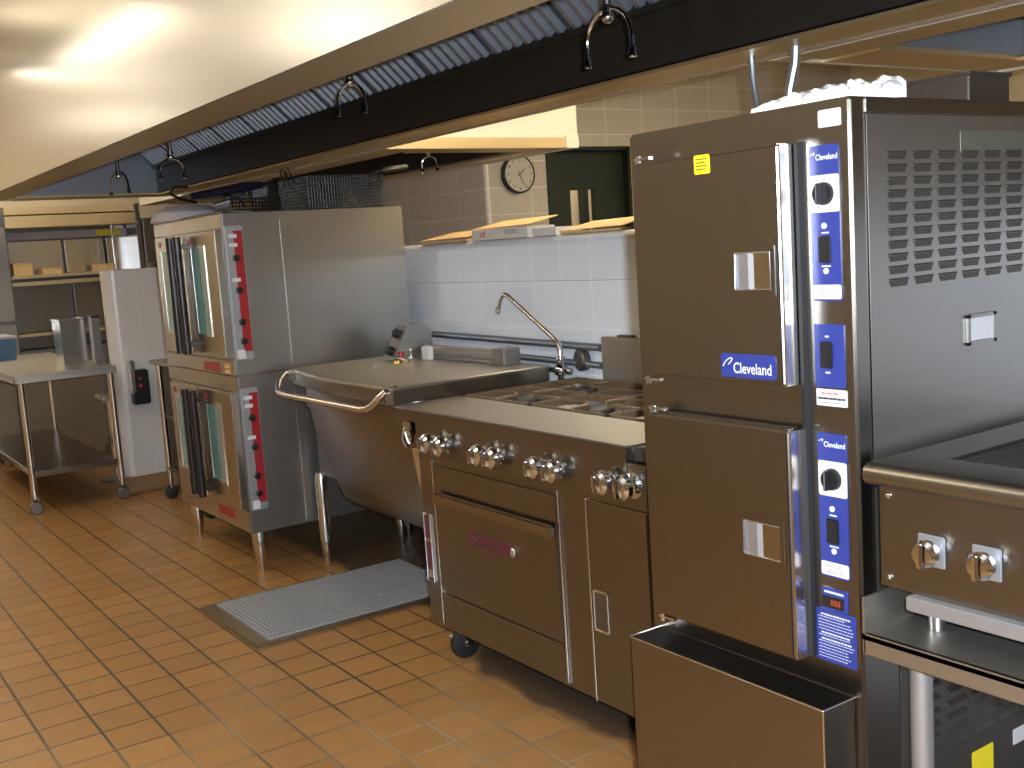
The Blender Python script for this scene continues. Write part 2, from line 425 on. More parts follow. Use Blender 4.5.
ceiling_light(-4.1, 3.75, 'ceiling light between the two rear hoods, behind the low wall', mat='glow_rear')
ceiling_light(-4.2, 5.9, 'ceiling light behind the low wall, before the wall clock', mat='glow_rear')
ceiling_light(-1.0, 5.9, 'ceiling light behind the low wall at the right', mat='glow_rear')
ceiling_light(-7.75, 6.3, 'ceiling light in the room behind the dark green door', 0.3, 0.6)

# ------------------------------------------------------------------ exhaust hoods
HZ = 2.13
def make_hood(x0, x1, y0, y1, label, nf, ztop=ZC - 0.001, wide=0.26, left_end=True, right_end=True, soot=True, soot_front=False):
    t = thing('exhaust_hood', ((x0 + x1) / 2, (y0 + y1) / 2, HZ), label, 'exhaust hood')
    zt = 2.83
    b = B(); b.box(x0, x1, y0, y0 + 0.012, HZ, zt); b.box(x0, x1, y0 + 0.004, y0 + 0.012, zt, ztop)
    b.box(x0, x1, y1 - 0.012, y1, HZ, ztop); b.box(x0, x0 + 0.012, y0 + 0.012, y1 - 0.012, HZ, ztop); b.box(x1 - 0.012, x1, y0 + 0.012, y1 - 0.012, HZ, ztop)
    obj('canopy', b, 'hood' if soot_front else 'hood_rear', t)
    b = B()
    for (a0, a1) in ((y0 + 0.012, y0 + wide), (y1 - wide, y1 - 0.012)):
        m = (a0 + a1) / 2
        b.box(x0 + 0.012, x1 - 0.012, a0, m, HZ, HZ + 0.012)
        b.box(x0 + 0.012, x1 - 0.012, m, a1, HZ + 0.010, HZ + 0.024)
    b.box(x0 + 0.012, x0 + wide, y0 + wide, y1 - wide, HZ + 0.002, HZ + 0.02); b.box(x1 - wide, x1 - 0.012, y0 + wide, y1 - wide, HZ + 0.002, HZ + 0.02)
    obj('gutter_flange', b, 'hood_lip', t)
    if not soot_front:
        b = B(); b.box(x1, x1 + 0.012, y0, y1 - 0.10, HZ, HZ + 0.065, 0.002); b.box(x0 - 0.012, x0, y0, y1, HZ, HZ + 0.065, 0.002)
        l = obj('end_lip', b, 'hood_lip', t); obj('corner_cap', B().box(x1, x1 + 0.013, y1 - 0.10, y1, HZ, HZ + 0.075, 0.002), 'hood_rear', l)
    yi0, yi1 = y0 + wide, y1 - wide
    b = B()
    b.box(x0 + wide, x1 - wide, yi1 - 0.001, yi1 + 0.02, HZ + 0.02, 2.36)
    obj('end_baffle', B().box(x0 + wide, x0 + wide + 0.004, yi0, yi1, HZ + 0.02, 2.76), 'filter', t)
    b.box(x0 + wide - 0.02, x0 + wide, yi0, yi1, HZ + 0.02, 2.78); b.box(x1 - wide, x1 - wide + 0.02, yi0, yi1, HZ + 0.02, 2.78)
    b.box(x0 + wide, x1 - wide, yi0 - 0.02, yi0, HZ + 0.02, 2.78)
    b.box(x0 + wide, x1 - wide, yi1 - 0.035, yi1 - 0.001, 2.335, 2.36)
    b.box(x0 + wide, x1 - wide, yi0, yi1, 2.76, 2.78)
    obj('plenum', b, 'soot' if soot else 'steel_dark', t)
    b = B(); b.box(x0 + wide, x1 - wide, yi0 - 0.004, yi0 + 0.006, HZ + 0.020, HZ + 0.034); obj('rim_strip', b, 'steel_bright', t)
    # baffle filters in a sloping row, lower edge at the rear
    fx0, fx1 = x0 + wide + 0.02, x1 - wide - 0.02
    w = (fx1 - fx0) / nf
    ya, za, yb, zb = yi1 - 0.02, 2.362, yi1 - 0.40, 2.72
    for k in range(nf):
        X0, X1 = fx0 + k * w + 0.015, fx0 + (k + 1) * w - 0.015
        b = B(); n = max(6, int((X1 - X0) / 0.066)); p = (X1 - X0) / n
        prof = []
        for i in range(n):
            xx = X0 + i * p
            prof += [(xx, 0.0), (xx + p * .35, 0.0), (xx + p * .5, 0.030), (xx + p * .85, 0.030)]
        prof.append((X1, 0.0))
        dy, dz = (yb - ya), (zb - za); L = math.hypot(dy, dz); ny, nz = -dz / L, dy / L   # normal facing up-front
        nrm = (-abs(dz / L), -abs(dy / L))
        A = [b.bm.verts.new((x, ya + nrm[0] * -h, za + nrm[1] * -h)) for x, h in prof]
        C = [b.bm.verts.new((x, yb + nrm[0] * -h, zb + nrm[1] * -h)) for x, h in prof]
        for i in range(len(prof) - 1): b.bm.faces.new((A[i], A[i + 1], C[i + 1], C[i]))
        obj('baffle_filter', b, 'filter', t, smooth=False)
    return t
make_hood(-9.2, 1.2, 1.44, 3.03, 'long stainless exhaust hood with baffle filters above the whole cooking line', 18, soot_front=True)
make_hood(-10.4, -5.57, 3.045, 4.435, 'rear exhaust hood with bright end panel above and left of the wall clock', 9)
make_hood(-2.70, 1.2, 3.045, 4.435, 'rear exhaust hood at the upper right beyond the steamer', 7, soot=False)

# fire-suppression drops: pipe with an inverted chrome fork
def nozzle(x, y, ztop, zb, label, ang=0.0, w=0.075):
    t = thing('fire_suppression_nozzle', (x, y, zb), label, 'nozzle', 'fire suppression nozzles')
    obj('drop_pipe', B().cyl((x, y, zb + 0.11), (x, y, ztop), 0.012, seg=12), 'steel_dark', t)
    b = B(); b.ball((x, y, zb + 0.115), 0.02, u=12, v=8); b.cyl((x, y, zb + 0.10), (x, y, zb + 0.15), 0.016, seg=8)
    obj('tee_fitting', b, 'chrome_soft', t)
    pts = []
    for k in range(13):
        a = pi * k / 12
        dx = cos(a) * w; dz = sin(a) * w * 0.95
        pts.append((x + dx * cos(ang), y + dx * sin(ang), zb + 0.04 + dz))
    pts = [(pts[0][0], pts[0][1], zb)] + pts + [(pts[-1][0], pts[-1][1], zb)]
    obj('forked_tube', B().tube(pts, 0.0062, 10), 'chrome', t)
    for p in (pts[0], pts[-1]):
        obj('nozzle_tip', B().lathe((p[0], p[1], p[2] - 0.02), (0, 0, 1), [(0, 0), (0.012, 0), (0.013, 0.02), (0.009, 0.03), (0, 0.03)], 12), 'chrome', t)
    return t
nozzle(-2.585, 2.2, 2.762, 2.09, 'largest forked chrome nozzle under the hood, above the range right end', 0.0, 0.105)
nozzle(-4.30, 2.2, 2.762, 2.165, 'forked chrome nozzle under the hood above the tilting pan', 0.5, 0.07)
nozzle(-6.77, 2.2, 2.762, 2.10, 'forked nozzle under the hood above the left side of the ovens', 1.2, 0.07)
nozzle(-7.95, 2.2, 2.762, 2.09, 'leftmost forked nozzle under the hood, before its left end', 0.3, 0.11)
nozzle(-6.2, 3.7, 2.762, 2.06, 'small nozzle hanging under the rear hood left of the clock', 0.9, 0.05)

# ------------------------------------------------------------------ compartment steamer
SX0, SX1, SY, SYB, ST = -1.982, -1.350, 1.730, 2.56, 1.785
t = thing('compartment_steamer', ((SX0 + SX1) / 2, (SY + SYB) / 2, 0), 'tall stainless two-door compartment steamer with blue control panels', 'steamer')
b = B(); b.box(SX0, SX1, SY, SYB, 0.10, ST, 0.006); b.box(SX1 - 0.0, SX1 + 0.0032, SY + 0.045, SYB, ST - 0.03, ST - 0.005)
obj('cabinet', b, 'steel_v', t)
obj('side_panel', B().box(SX1 + 0.0024, SX1 + 0.003, SY + 0.045, SYB - 0.01, 0.74, ST - 0.034), 'steel_y', t)
obj('base_side', B().box(SX1 + 0.0005, SX1 + 0.003, SY + 0.115, SYB - 0.01, 0.12, 0.735), 'steel_dark', t)
b = B()
for x in (SX0 + 0.06, SX1 - 0.06):
    for y in (SY + 0.08, SYB - 0.08): b.cyl((x, y, 0), (x, y, 0.11), 0.022, 0.026)
obj('feet', b, 'chrome_soft', t)
def steamer_door(z0, z1, x0, x1, hx0, hx1, hz0, hz1):
    d = obj('door', B().box(x0, x1, 1.676, 1.722, z0, z1, 0.007, 3), 'steel_v', t)
    obj('door_edge', B().box(x1 - 0.0005, x1 + 0.004, 1.679, 1.720, z0 + 0.003, z1 - 0.003), 'steel_bright', d)
    b = B()
    w = 0.013
    b.box(hx0 - w, hx1 + w, 1.672, 1.676, hz1, hz1 + w, 0.001); b.box(hx0 - w, hx1 + w, 1.672, 1.676, hz0 - w, hz0, 0.001)
    b.box(hx0 - w, hx0, 1.672, 1.676, hz0, hz1, 0.001); b.box(hx1, hx1 + w, 1.672, 1.676, hz0, hz1, 0.001)
    h = obj('handle_frame', b, 'steel', d)
    b2 = B(); b2.tube([(hx0, 1.6725, hz0), (hx1, 1.6725, hz0), (hx1, 1.6725, hz1), (hx0, 1.6725, hz1)], 0.0022, 6, closed=True); b2.tube([(hx1 + w, 1.6735, hz0 - w), (hx1 + w, 1.6735, hz1 + w)], 0.0018, 6)
    obj('inner_rim', b2, 'chrome', h)
    m = hx0 + (hx1 - hx0) * 0.42
    b = B(); b.prism([(hx0 + 0.001, 1.6745), (m, 1.669), (m + 0.012, 1.6745)], 2, hz0 + 0.001, hz1 - 0.001)
    obj('pull_cup', b, 'tray_alu', h)  # pale left half: a reflection put into the cup's colour
    obj('cup_plate', B().box(m + 0.012, hx1, 1.673, 1.6755, hz0, hz1), 'steel_gold', h)
    for z in (z1 + 0.006, z0 - 0.012):
        b = B(); b.cyl((x0 + 0.012, 1.69, z - 0.008), (x0 + 0.012, 1.69, z + 0.010), 0.008, seg=10)
        b.box(x0 + 0.002, x0 + 0.055, 1.684, 1.696, z, z + 0.006)
        obj('hinge', b, 'chrome', d)
    return d
dA = steamer_door(1.226, 1.712, -1.918, -1.482, -1.603, -1.508, 1.425, 1.500)
dB = steamer_door(0.652, 1.140, -1.908, -1.478, -1.607, -1.508, 0.860, 0.934)
obj('door_gap_strip', B().box(-1.475, -1.466, 1.716, 1.7295, 0.655, 1.712), 'rubber', t)  # thin dark strip beside the right edge of both doors
# badge on the upper door
bd = obj('nameplate', rrect(B(), -1.655, -1.503, 1.240, 1.291, 1.676, 0.002, 0.006), 'blue', dA)
b = B(); text_into(b, 'Cleveland', (-1.620, 1.6735, 1.250), 0.032, squeeze=0.84, bold=0.0004)
pts = [(-1.635 + 0.011 * cos(a) + 0.006 * sin(a), 1.6735, 1.272 + 0.0085 * sin(a) + 0.004 * cos(a)) for a in [-pi * .3 + k * pi / 12 for k in range(20)]]
b.tube(pts, 0.0013, 6)
obj('lettering', b, 'white_print', bd)
st = obj('yellow_sticker', rrect(B(), -1.712, -1.666, 1.670, 1.710, 1.676, 0.001, 0.004), 'yellow', dA)
b = B()
for k in range(4): b.box(-1.705, -1.674 - 0.004 * (k % 2), 1.6742, 1.6748, 1.700 - k * 0.007, 1.702 - k * 0.007)
obj('print', b, 'dark_print', st)
obj('blank_label', rrect(B(), -1.424, -1.370, 1.733, 1.766, SY, 0.001, 0.003), 'white', t)

PX0, PX1 = -1.447, -1.377
def logo(parent, z, y):
    b = B(); text_into(b, 'Cleveland', (PX0 + 0.016, y, z), 0.0155, squeeze=0.86, bold=0.0003)
    b.tube([(PX0 + 0.009 + 0.0048 * cos(a) + 0.0022 * sin(a), y, z + 0.011 + 0.0034 * sin(a) + 0.0012 * cos(a)) for a in [-pi * .25 + k * pi / 8 for k in range(11)]], 0.0008, 5)
    obj('lettering', b, 'white_print', parent)
def control(z0, z1):
    y = SY - 0.003
    p = obj('control_panel', rrect(B(), PX0, PX1, z0, z1, SY, 0.003, 0.005), 'blue', t)
    logo(p, z1 - 0.028, y - 0.0006)
    zc = z1 - 0.093
    d = obj('dial_plate', rrect(B(), PX0 + 0.001, PX1 + 0.001, zc - 0.036, zc + 0.036, y, 0.0012, 0.005), 'white', p)
    cx = (PX0 + PX1) / 2 + 0.001
    b = B()
    for k in range(11):
        a = radians(-60 + 30 * k)
        if k % 12 == 11: continue
        c0 = Vector((cx + 0.027 * cos(a), y - 0.0016, zc + 0.027 * sin(a))); c1 = Vector((cx + 0.031 * cos(a), y - 0.0016, zc + 0.031 * sin(a)))
        b.tube([c0, c1], 0.0006, 4)
    obj('tick_marks', b, 'dark_print', d)
    k_ = obj('timer_knob', B().lathe((cx, y - 0.0012, zc), (0, -1, 0), [(0, 0), (0.0225, 0), (0.022, 0.008), (0.020, 0.012), (0, 0.012)], 28), 'black', d)
    b = B(); b.box(cx - 0.0045, cx + 0.0045, y - 0.026, y - 0.012, zc - 0.02, zc + 0.02, 0.002)
    obj('grip_bar', b, 'black', k_)
    obj('pointer_line', B().box(cx - 0.001, cx + 0.001, y - 0.0268, y - 0.0258, zc - 0.018, zc + 0.018), 'grey_print', k_)
    # rocker and lamps
    zs = z1 - 0.201
    s = obj('rocker_switch', B().box(cx - 0.016, cx + 0.013, y - 0.006, y, zs - 0.026, zs + 0.026, 0.002), 'black', p)
    b = B(); b.lathe((cx - 0.003, y, zs + 0.046), (0, -1, 0), [(0, 0), (0.006, 0), (0.006, 0.002), (0, 0.002)], 14)
    b.lathe((cx - 0.001, y, zs - 0.042), (0, -1, 0), [(0, 0), (0.006, 0), (0.006, 0.002), (0, 0.002)], 14)
    words(b, cx - 0.010, cx + 0.008, zs + 0.031, 0.003, y - 0.0006, 0.002, 0.004, 3); words(b, cx - 0.012, cx + 0.010, zs - 0.034, 0.003, y - 0.0006, 0.002, 0.004, 4)
    obj('symbols', b, 'white_print', p)
    l = obj('model_label', rrect(B(), PX0 + 0.002, PX1 - 0.0, z0 + 0.004, z0 + 0.032, y, 0.001, 0.004), 'white', p)
    b = B(); text_into(b, 'SteamCraft', (PX0 + 0.009, y - 0.0016, z0 + 0.021), 0.0105, squeeze=0.9); text_into(b, 'Ultra 10', (PX0 + 0.010, y - 0.0016, z0 + 0.0075), 0.013, shear=0.3)
    obj('print', b, 'grey_print', l)
control(1.398, 1.700)
control(0.834, 1.133)
y = SY - 0.003
p = obj('control_panel', rrect(B(), PX0, PX1 + 0.002, 1.226, 1.352, SY, 0.003, 0.002), 'blue', t)
obj('rocker_switch', B().box(-1.431, -1.401, y - 0.006, y, 1.265, 1.318, 0.002), 'black', p)
b = B(); words(b, -1.420, -1.411, 1.326, 0.0035, y - 0.0006, 0.002, 0.004, 5); words(b, -1.421, -1.409, 1.254, 0.0035, y - 0.0006, 0.002, 0.004, 6)
obj('print', b, 'white_print', p)
l = obj('service_label', rrect(B(), PX0, PX1 + 0.005, 1.188, 1.222, SY, 0.0015, 0.002), 'white', t)
b = B(); b.tube([(-1.434 + k * 0.00125, SY - 0.002, 1.2135 + 0.0036 * sin(k * 1.7) * (0.6 + 0.4 * sin(k * 0.5))) for k in range(33)], 0.0007, 5); obj('red_print', b, 'red_print', l)
b = B(); words(b, -1.442, -1.376, 1.201, 0.0045, SY - 0.0021, 0.003, 0.012, 7); b.box(-1.441, -1.376, SY - 0.0021, SY - 0.0016, 1.1945, 1.1955)
obj('print', b, 'dark_print', l)
p = obj('display_panel', rrect(B(), -1.447, -1.383, 0.764, 0.810, SY, 0.003, 0.004), 'blue', t)
dd = obj('display', B().box(-1.446, -1.392, y - 0.001, y, 0.768, 0.793), 'black', p)
b = B(); words(b, -1.424, -1.400, 0.774, 0.012, y - 0.0016, 0.005, 0.009, 8); obj('digits', b, 'lens_red', dd)
b = B(); words(b, -1.440, -1.392, 0.799, 0.0045, y - 0.0006, 0.003, 0.007, 9); obj('print', b, 'white_print', p)
p = obj('instruction_label', rrect(B(), -1.465, -1.365, 0.650, 0.762, SY, 0.0015, 0.003), 'blue', t)
b = B(); yy = SY - 0.0021
z = 0.752
for k in range(15):
    if k in (0, 6, 8): 
        w = 0.072; x0 = -1.452; hh = 0.0032
    else:
        w = 0.088 * random.uniform(.72, 1.0); x0 = -1.459; hh = 0.0013
    xx = x0
    while xx < x0 + w:                               # rows of fine print, word by word
        ww = random.uniform(0.004, 0.010); b.box(xx, min(xx + ww, -1.370), yy, yy + 0.0004, z - hh, z); xx += ww + 0.0016
        if xx > -1.372: break
    z -= 0.0066
obj('print', b, 'white_print', p)
# louvred side
b = B(); h = B()
for r in range(11):
    for c in range(6):
        y0 = 1.832 + c * 0.0818; zc = 1.681 - r * 0.0248
        P = [(y0, zc), (y0 + 0.064, zc), (y0 + 0.057, zc - 0.0165), (y0 + 0.008, zc - 0.0165)]
        b.prism(P, 0, SX1 + 0.0025, SX1 + 0.0042)
        h.prism([(SX1 + 0.003, zc - 0.0005), (SX1 + 0.0065, zc - 0.0035), (SX1 + 0.0065, zc - 0.0045), (SX1 + 0.003, zc - 0.003)], 1, y0 + 0.002, y0 + 0.062)
sp_ = [c for c in t.children if c.name == 'side_panel'][0]
obj('louver_openings', b, 'vent_dark', sp_, smooth=False); obj('louver_hoods', h, 'steel_dark', sp_, smooth=False)
b = B()
for r in range(7):
    for c in range(4):
        y0 = 1.90 + c * 0.10; zc = 0.60 - r * 0.030 
        b.prism([(SX1 + 0.002, zc), (SX1 + 0.012, zc - 0.010), (SX1 + 0.002, zc - 0.013)], 1, y0, y0 + 0.07)
bs = [c for c in t.children if c.name == 'base_side'][0]
obj('louver_hoods', b, 'steel_dark', bs, smooth=False)
obj('yellow_sticker', rrect(B(), 2.093, 2.174, 0.285, 0.360, SX1 + 0.003, 0.001, 0.003, 'yz'), 'yellow', bs)
obj('white_sticker', rrect(B(), 2.255, 2.34, 0.325, 0.362, SX1 + 0.003, 0.001, 0.003, 'yz'), 'white', bs)
rp = obj('rating_plate', rrect(B(), 2.078, 2.34, 1.676, 1.7205, SX1 + 0.003, 0.001, 0.003, 'yz'), 'rating', sp_)
b = B(); hy0, hy1, hz0, hz1 = 2.088, 2.195, 1.273, 1.338; xx = SX1 + 0.003
b.box(xx, xx + 0.006, hy0, hy1, hz1 - 0.008, hz1, 0.001); b.box(xx, xx + 0.006, hy0, hy1, hz0, hz0 + 0.008, 0.001)
b.box(xx, xx + 0.006, hy0, hy0 + 0.012, hz0, hz1, 0.001); b.box(xx, xx + 0.006, hy1 - 0.012, hy1, hz0, hz1, 0.001)
sh = obj('recessed_handle', b, 'steel_y', sp_)
b = B(); b.prism([(xx + 0.0005, hy0 + 0.012), (xx + 0.001, hy1 - 0.035), (xx + 0.005, hy1 - 0.012), (xx + 0.0005, hy1 - 0.012)], 2, hz0 + 0.008, hz1 - 0.008)
obj('pull_cup', b, 'chrome_soft', sh)
# drip trough along the front
TZ, TY0, TX0, TX1 = 0.592, 1.630, -1.953, -1.372
b = B(); tk = 0.003
b.box(TX0, TX1, TY0, TY0 + tk, 0.02, TZ); b.box(TX0, TX0 + tk, TY0, SY - 0.001, 0.02, TZ); b.box(TX1 - tk, TX1, TY0, SY + 0.07, 0.02, TZ)
b.box(TX0, TX1, SY - 0.004, SY - 0.001, 0.02, TZ); b.box(TX0 + 0.003, TX1 - 0.003, TY0 + 0.003, SY - 0.002, 0.50, 0.505)
tr = obj('drip_trough', b, 'steel', t)
obj('rim', B().tube([(TX0, TY0, TZ), (TX1, TY0, TZ)], 0.0022, 8).tube([(TX0, TY0, TZ), (TX0, SY, TZ)], 0.002, 8).tube([(TX1, TY0, TZ), (TX1, SY + 0.07, TZ)], 0.002, 8).tube([(TX1, TY0, TZ), (TX1, TY0, 0.02)], 0.002, 8), 'steel_bright', tr)
obj('drain_strainer', B().lathe((-1.475, 1.675, 0.505), (0, 0, 1), [(0.028, 0), (0.026, 0.006), (0.016, 0.004), (0, 0.003)], 20), 'chrome', tr)

# things on top of the steamer
def bag():
    b = B(); n, m = 44, 18
    P0, P1 = Vector((-1.625, 1.765, ST)), Vector((-1.375, 1.94, ST))
    ax = (P1 - P0); side = Vector((-ax.y, ax.x, 0)).normalized()
    V = []
    for i in range(n + 1):
        s = i / n; row = []
        hw = 0.062 * (0.30 + 0.70 * min(1.0, s * 2.2)) * (1.0 if s < 0.93 else 1 - (s - 0.93) * 5)
        hh = 0.010 + 0.032 * sin(pi * min(1, s * 0.75 + 0.02)) + (0.014 * max(0, 1 - abs(s - 0.9) / 0.10))
        for j in range(m + 1):
            a = pi * j / m
            f = 1 + 0.14 * sin(a * 7 + s * 9) * sin(s * 14 + 1) + 0.10 * sin(s * 37 + a * 5) + 0.05 * sin(s * 61 - a * 11)
            row.append(b.bm.verts.new(P0 + ax * s + side * (cos(a) * hw * f) + Vector((0, 0, max(0.001, sin(a) * hh * f)))))
        V.append(row)
    for i in range(n):
        for j in range(m): b.bm.faces.new((V[i][j], V[i][j + 1], V[i + 1][j + 1], V[i + 1][j]))
        b.bm.faces.new((V[i][m], V[i][0], V[i + 1][0], V[i + 1][m]))
    b.bm.faces.new(V[0]); b.bm.faces.new(list(reversed(V[n])))
    return b
tag(obj('plastic_bag', bag(), 'bag'), 'crumpled white plastic bag lying on top of the steamer', 'bag', base=(-1.51, 1.84, ST))
tt = thing('steel_box', (-1.53, 2.40, ST), 'dark steel box standing on the steamer behind the plastic bag', 'box')
obj('casing', B().box(-1.76, -1.43, 2.24, 2.40, ST, 1.852, 0.003), 'steel_dark', tt)
obj('lid', B().box(-1.765, -1.425, 2.235, 2.405, 1.852, 1.860, 0.002), 'steel_dark', tt)
b = B(); b.tube([(-2.665, 2.90, 2.15), (-2.66, 2.9, 2.05), (-2.645, 2.9, 1.96), (-2.61, 2.90, 1.90), (-2.55, 2.9, 1.3), (-2.55, 2.9, 1.0)], 0.013, 10)
tag(obj('flexible_conduit', b, 'galv_pipe'), 'left of two grey flexible conduits hanging behind the steamer', 'conduit', base=(-2.55, 2.9, 1.0))
b = B(); b.tube([(-2.47, 2.90, 2.15), (-2.475, 2.9, 2.08), (-2.50, 2.9, 2.0), (-2.52, 2.90, 1.90), (-2.49, 2.9, 1.3), (-2.49, 2.9, 1.0)], 0.017, 10)
tag(obj('flexible_conduit', b, 'galv_pipe'), 'right, thicker grey flexible conduit hanging behind the steamer', 'conduit', base=(-2.49, 2.9, 1.0))

# ------------------------------------------------------------------ charbroiler on its stand
CX0, CX1, CY0, CY1, CZ = -1.315, -0.35, 1.695, 2.47, 1.090
t = thing('charbroiler', ((CX0 + CX1) / 2, 2.08, 0.80), 'countertop gas charbroiler with chrome knobs at the right edge', 'charbroiler')
b = B(); b.box(CX0 + 0.02, CX1, CY0 + 0.03, CY1, 0.845, 1.05, 0.003)
obj('body', b, 'steel', t)
pf = [(CY0 + 0.13, CZ), (CY0 + 0.022, CZ)]
for k in range(1, 8):
    a = radians(90 + 22.5 * k); pf.append((CY0 + 0.022 + 0.022 * cos(a), CZ - 0.022 + 0.022 * sin(a)))
pf += [(CY0 + 0.025, CZ - 0.046), (CY0 + 0.13, CZ - 0.03)]
b = B(); b.prism(pf, 0, CX0, CX1); b.box(CX0, CX0 + 0.10, CY0 + 0.13, CY1, CZ - 0.04, CZ); b.box(CX1 - 0.10, CX1, CY0 + 0.13, CY1, CZ - 0.04, CZ); b.box(CX0 + 0.1, CX1 - 0.1, CY1 - 0.05, CY1, CZ - 0.04, CZ)
obj('top_frame', b, 'broiler_steel', t)
g = B(); n = 34; w = (CX1 - CX0 - 0.20) / n
for k in range(n): g.box(CX0 + 0.10 + w * k + 0.004, CX0 + 0.10 + w * k + w - 0.008, CY0 + 0.135, CY1 - 0.055, CZ - 0.030, CZ - 0.006)
g.box(CX0 + 0.10, CX1 - 0.10, CY0 + 0.13, CY1 - 0.05, CZ - 0.045, CZ - 0.036)
obj('broiler_grate', g, 'iron', t, smooth=False)
obj('control_face', B().box(CX0 + 0.022, CX1, CY0 + 0.022, CY0 + 0.03, 0.85, CZ - 0.045), 'steel', t)
for x in (-1.178, -1.068, -0.92, -0.77):
    k = obj('burner_knob', B().lathe((x, CY0 + 0.022, 0.940), (0, -1, 0), [(0, 0), (0.016, 0), (0.016, 0.012), (0.025, 0.018), (0.026, 0.030), (0.020, 0.038), (0, 0.040)], 24), 'chrome', t)
    obj('bezel', B().box(x - 0.030, x + 0.026, CY0 + 0.017, CY0 + 0.022, 0.940 - 0.03, 0.940 + 0.03, 0.002), 'tray_alu', k)
    obj('grip_bar', B().box(x - 0.006, x + 0.006, CY0 - 0.026, CY0 - 0.016, 0.940 - 0.024, 0.940 + 0.024, 0.003), 'chrome', k)
b = B()
for x, z in ((-1.272, 1.030), (-1.272, 0.87)): b.ball((x, CY0 + 0.021, z), 0.006)
obj('screw', b, 'chrome', t)
obj('vent_slot', B().box(-1.11, -1.09, CY0 + 0.020, CY0 + 0.0225, 0.935, 0.947), 'black', t)
obj('grease_tray', B().box(CX0 + 0.09, CX1, CY0 + 0.0, CY0 + 0.5, 0.820, 0.848, 0.003), 'tray_alu', t)
b = B()
for x in (CX0 + 0.10, CX1 - 0.10):
    for y in (CY0 + 0.085, CY1 - 0.08): b.cyl((x, y, 0.765), (x, y, 0.845), 0.017, 0.02)
obj('feet', b, 'chrome', t)
t = thing('equipment_stand', (-0.83, 2.08, 0), 'stainless stand with a shelf under the charbroiler', 'stand')
b = B(); b.box(-1.300, -0.35, 1.665, 2.46, 0.752, 0.764); b.box(-1.300, -0.35, 1.665, 1.677, 0.722, 0.764, 0.003)
b.box(-1.300, -1.294, 1.665, 2.46, 0.722, 0.835); b.box(-1.300, -0.35, 2.452, 2.46, 0.722, 0.835)
obj('shelf', b, 'steel_top', t)
for x in (-1.228, -0.42):
    for y in (1.745, 2.40): obj('leg', B().cyl((x, y, 0.0), (x, y, 0.752), 0.021, seg=24), 'tray_alu', t)

# ------------------------------------------------------------------ range
RX0, RX1, RY, RT = -3.765, -2.372, 2.00, 0.950
t = thing('gas_range', (-3.0, 2.45, 0), 'stainless six-burner gas range with oven, side cabinet and chrome knobs', 'range')
b = B(); b.box(-3.60, -2.29, RY + 0.004, 2.90, 0.115, 0.90, 0.004); obj('body', b, 'steel', t)
pf = [(RY, 0.80), (RY, RT - 0.006), (RY + 0.012, RT - 0.006), (RY + 0.03, 0.90), (RY + 0.03, 0.80)]
b = B(); b.prism(pf, 0, -3.60, RX1); b.box(RX0, -3.60, RY, RY + 0.03, 0.905, RT - 0.006); obj('control_panel', b, 'steel', t)
pf = [(RY + 0.001, RT - 0.005), (RY + 0.008, RT), (2.305, RT), (2.305, 0.90), (RY + 0.04, 0.90), (RY + 0.02, RT - 0.005)]
b = B(); b.prism(pf, 0, RX0, RX1); b.box(RX0, -3.742, 2.305, 2.93, 0.90, RT); b.box(RX1 - 0.01, RX1, 2.305, 2.93, 0.90, RT); b.box(RX0, RX1, 2.90, 2.93, 0.90, RT)
obj('landing_ledge', b, 'steel_top', t)
b = B(); b.box(-3.742, RX1 - 0.01, 2.305, 2.90, 0.895, 0.912); obj('burner_pan', b, 'grate_steel', t)
# six grates (three columns visible, two rows)
gx = [-3.738, -3.285, -2.832, -2.386]; gy = [2.312, 2.605, 2.895]
for j in range(2):
    for i in range(3):
        x0, x1, y0, y1 = gx[i] + 0.003, gx[i + 1] - 0.003, gy[j] + 0.002, gy[j + 1] - 0.003
        cx, cy = (x0 + x1) / 2, (y0 + y1) / 2; z = RT + 0.006
        b = B(); w = 0.013
        b.box(x0, x1, y0, y0 + w, z - 0.026, z, 0.003); b.box(x0, x1, y1 - w, y1, z - 0.026, z, 0.003)
        b.box(x0, x0 + w, y0, y1, z - 0.026, z, 0.003); b.box(x1 - w, x1, y0, y1, z - 0.026, z, 0.003)
        b.tube([(cx, y0, z - 0.006), (cx, cy - 0.045, z - 0.002), (cx, cy - 0.035, z - 0.02)], 0.008, 6); b.tube([(cx, y1, z - 0.006), (cx, cy + 0.045, z - 0.002), (cx, cy + 0.035, z - 0.02)], 0.008, 6)
        b.tube([(x0, cy, z - 0.006), (cx - 0.07, cy, z - 0.002), (cx - 0.055, cy, z - 0.02)], 0.008, 6); b.tube([(x1, cy, z - 0.006), (cx + 0.07, cy, z - 0.002), (cx + 0.055, cy, z - 0.02)], 0.008, 6)
        obj('burner_grate', b, 'iron_worn', t)
        b = B(); b.lathe((cx, cy, 0.912), (0, 0, 1), [(0.085, 0), (0.08, 0.008), (0.05, 0.012), (0.062, 0.018), (0.060, 0.028), (0.03, 0.033), (0, 0.033)], 22)
        obj('burner', b, 'iron', t)
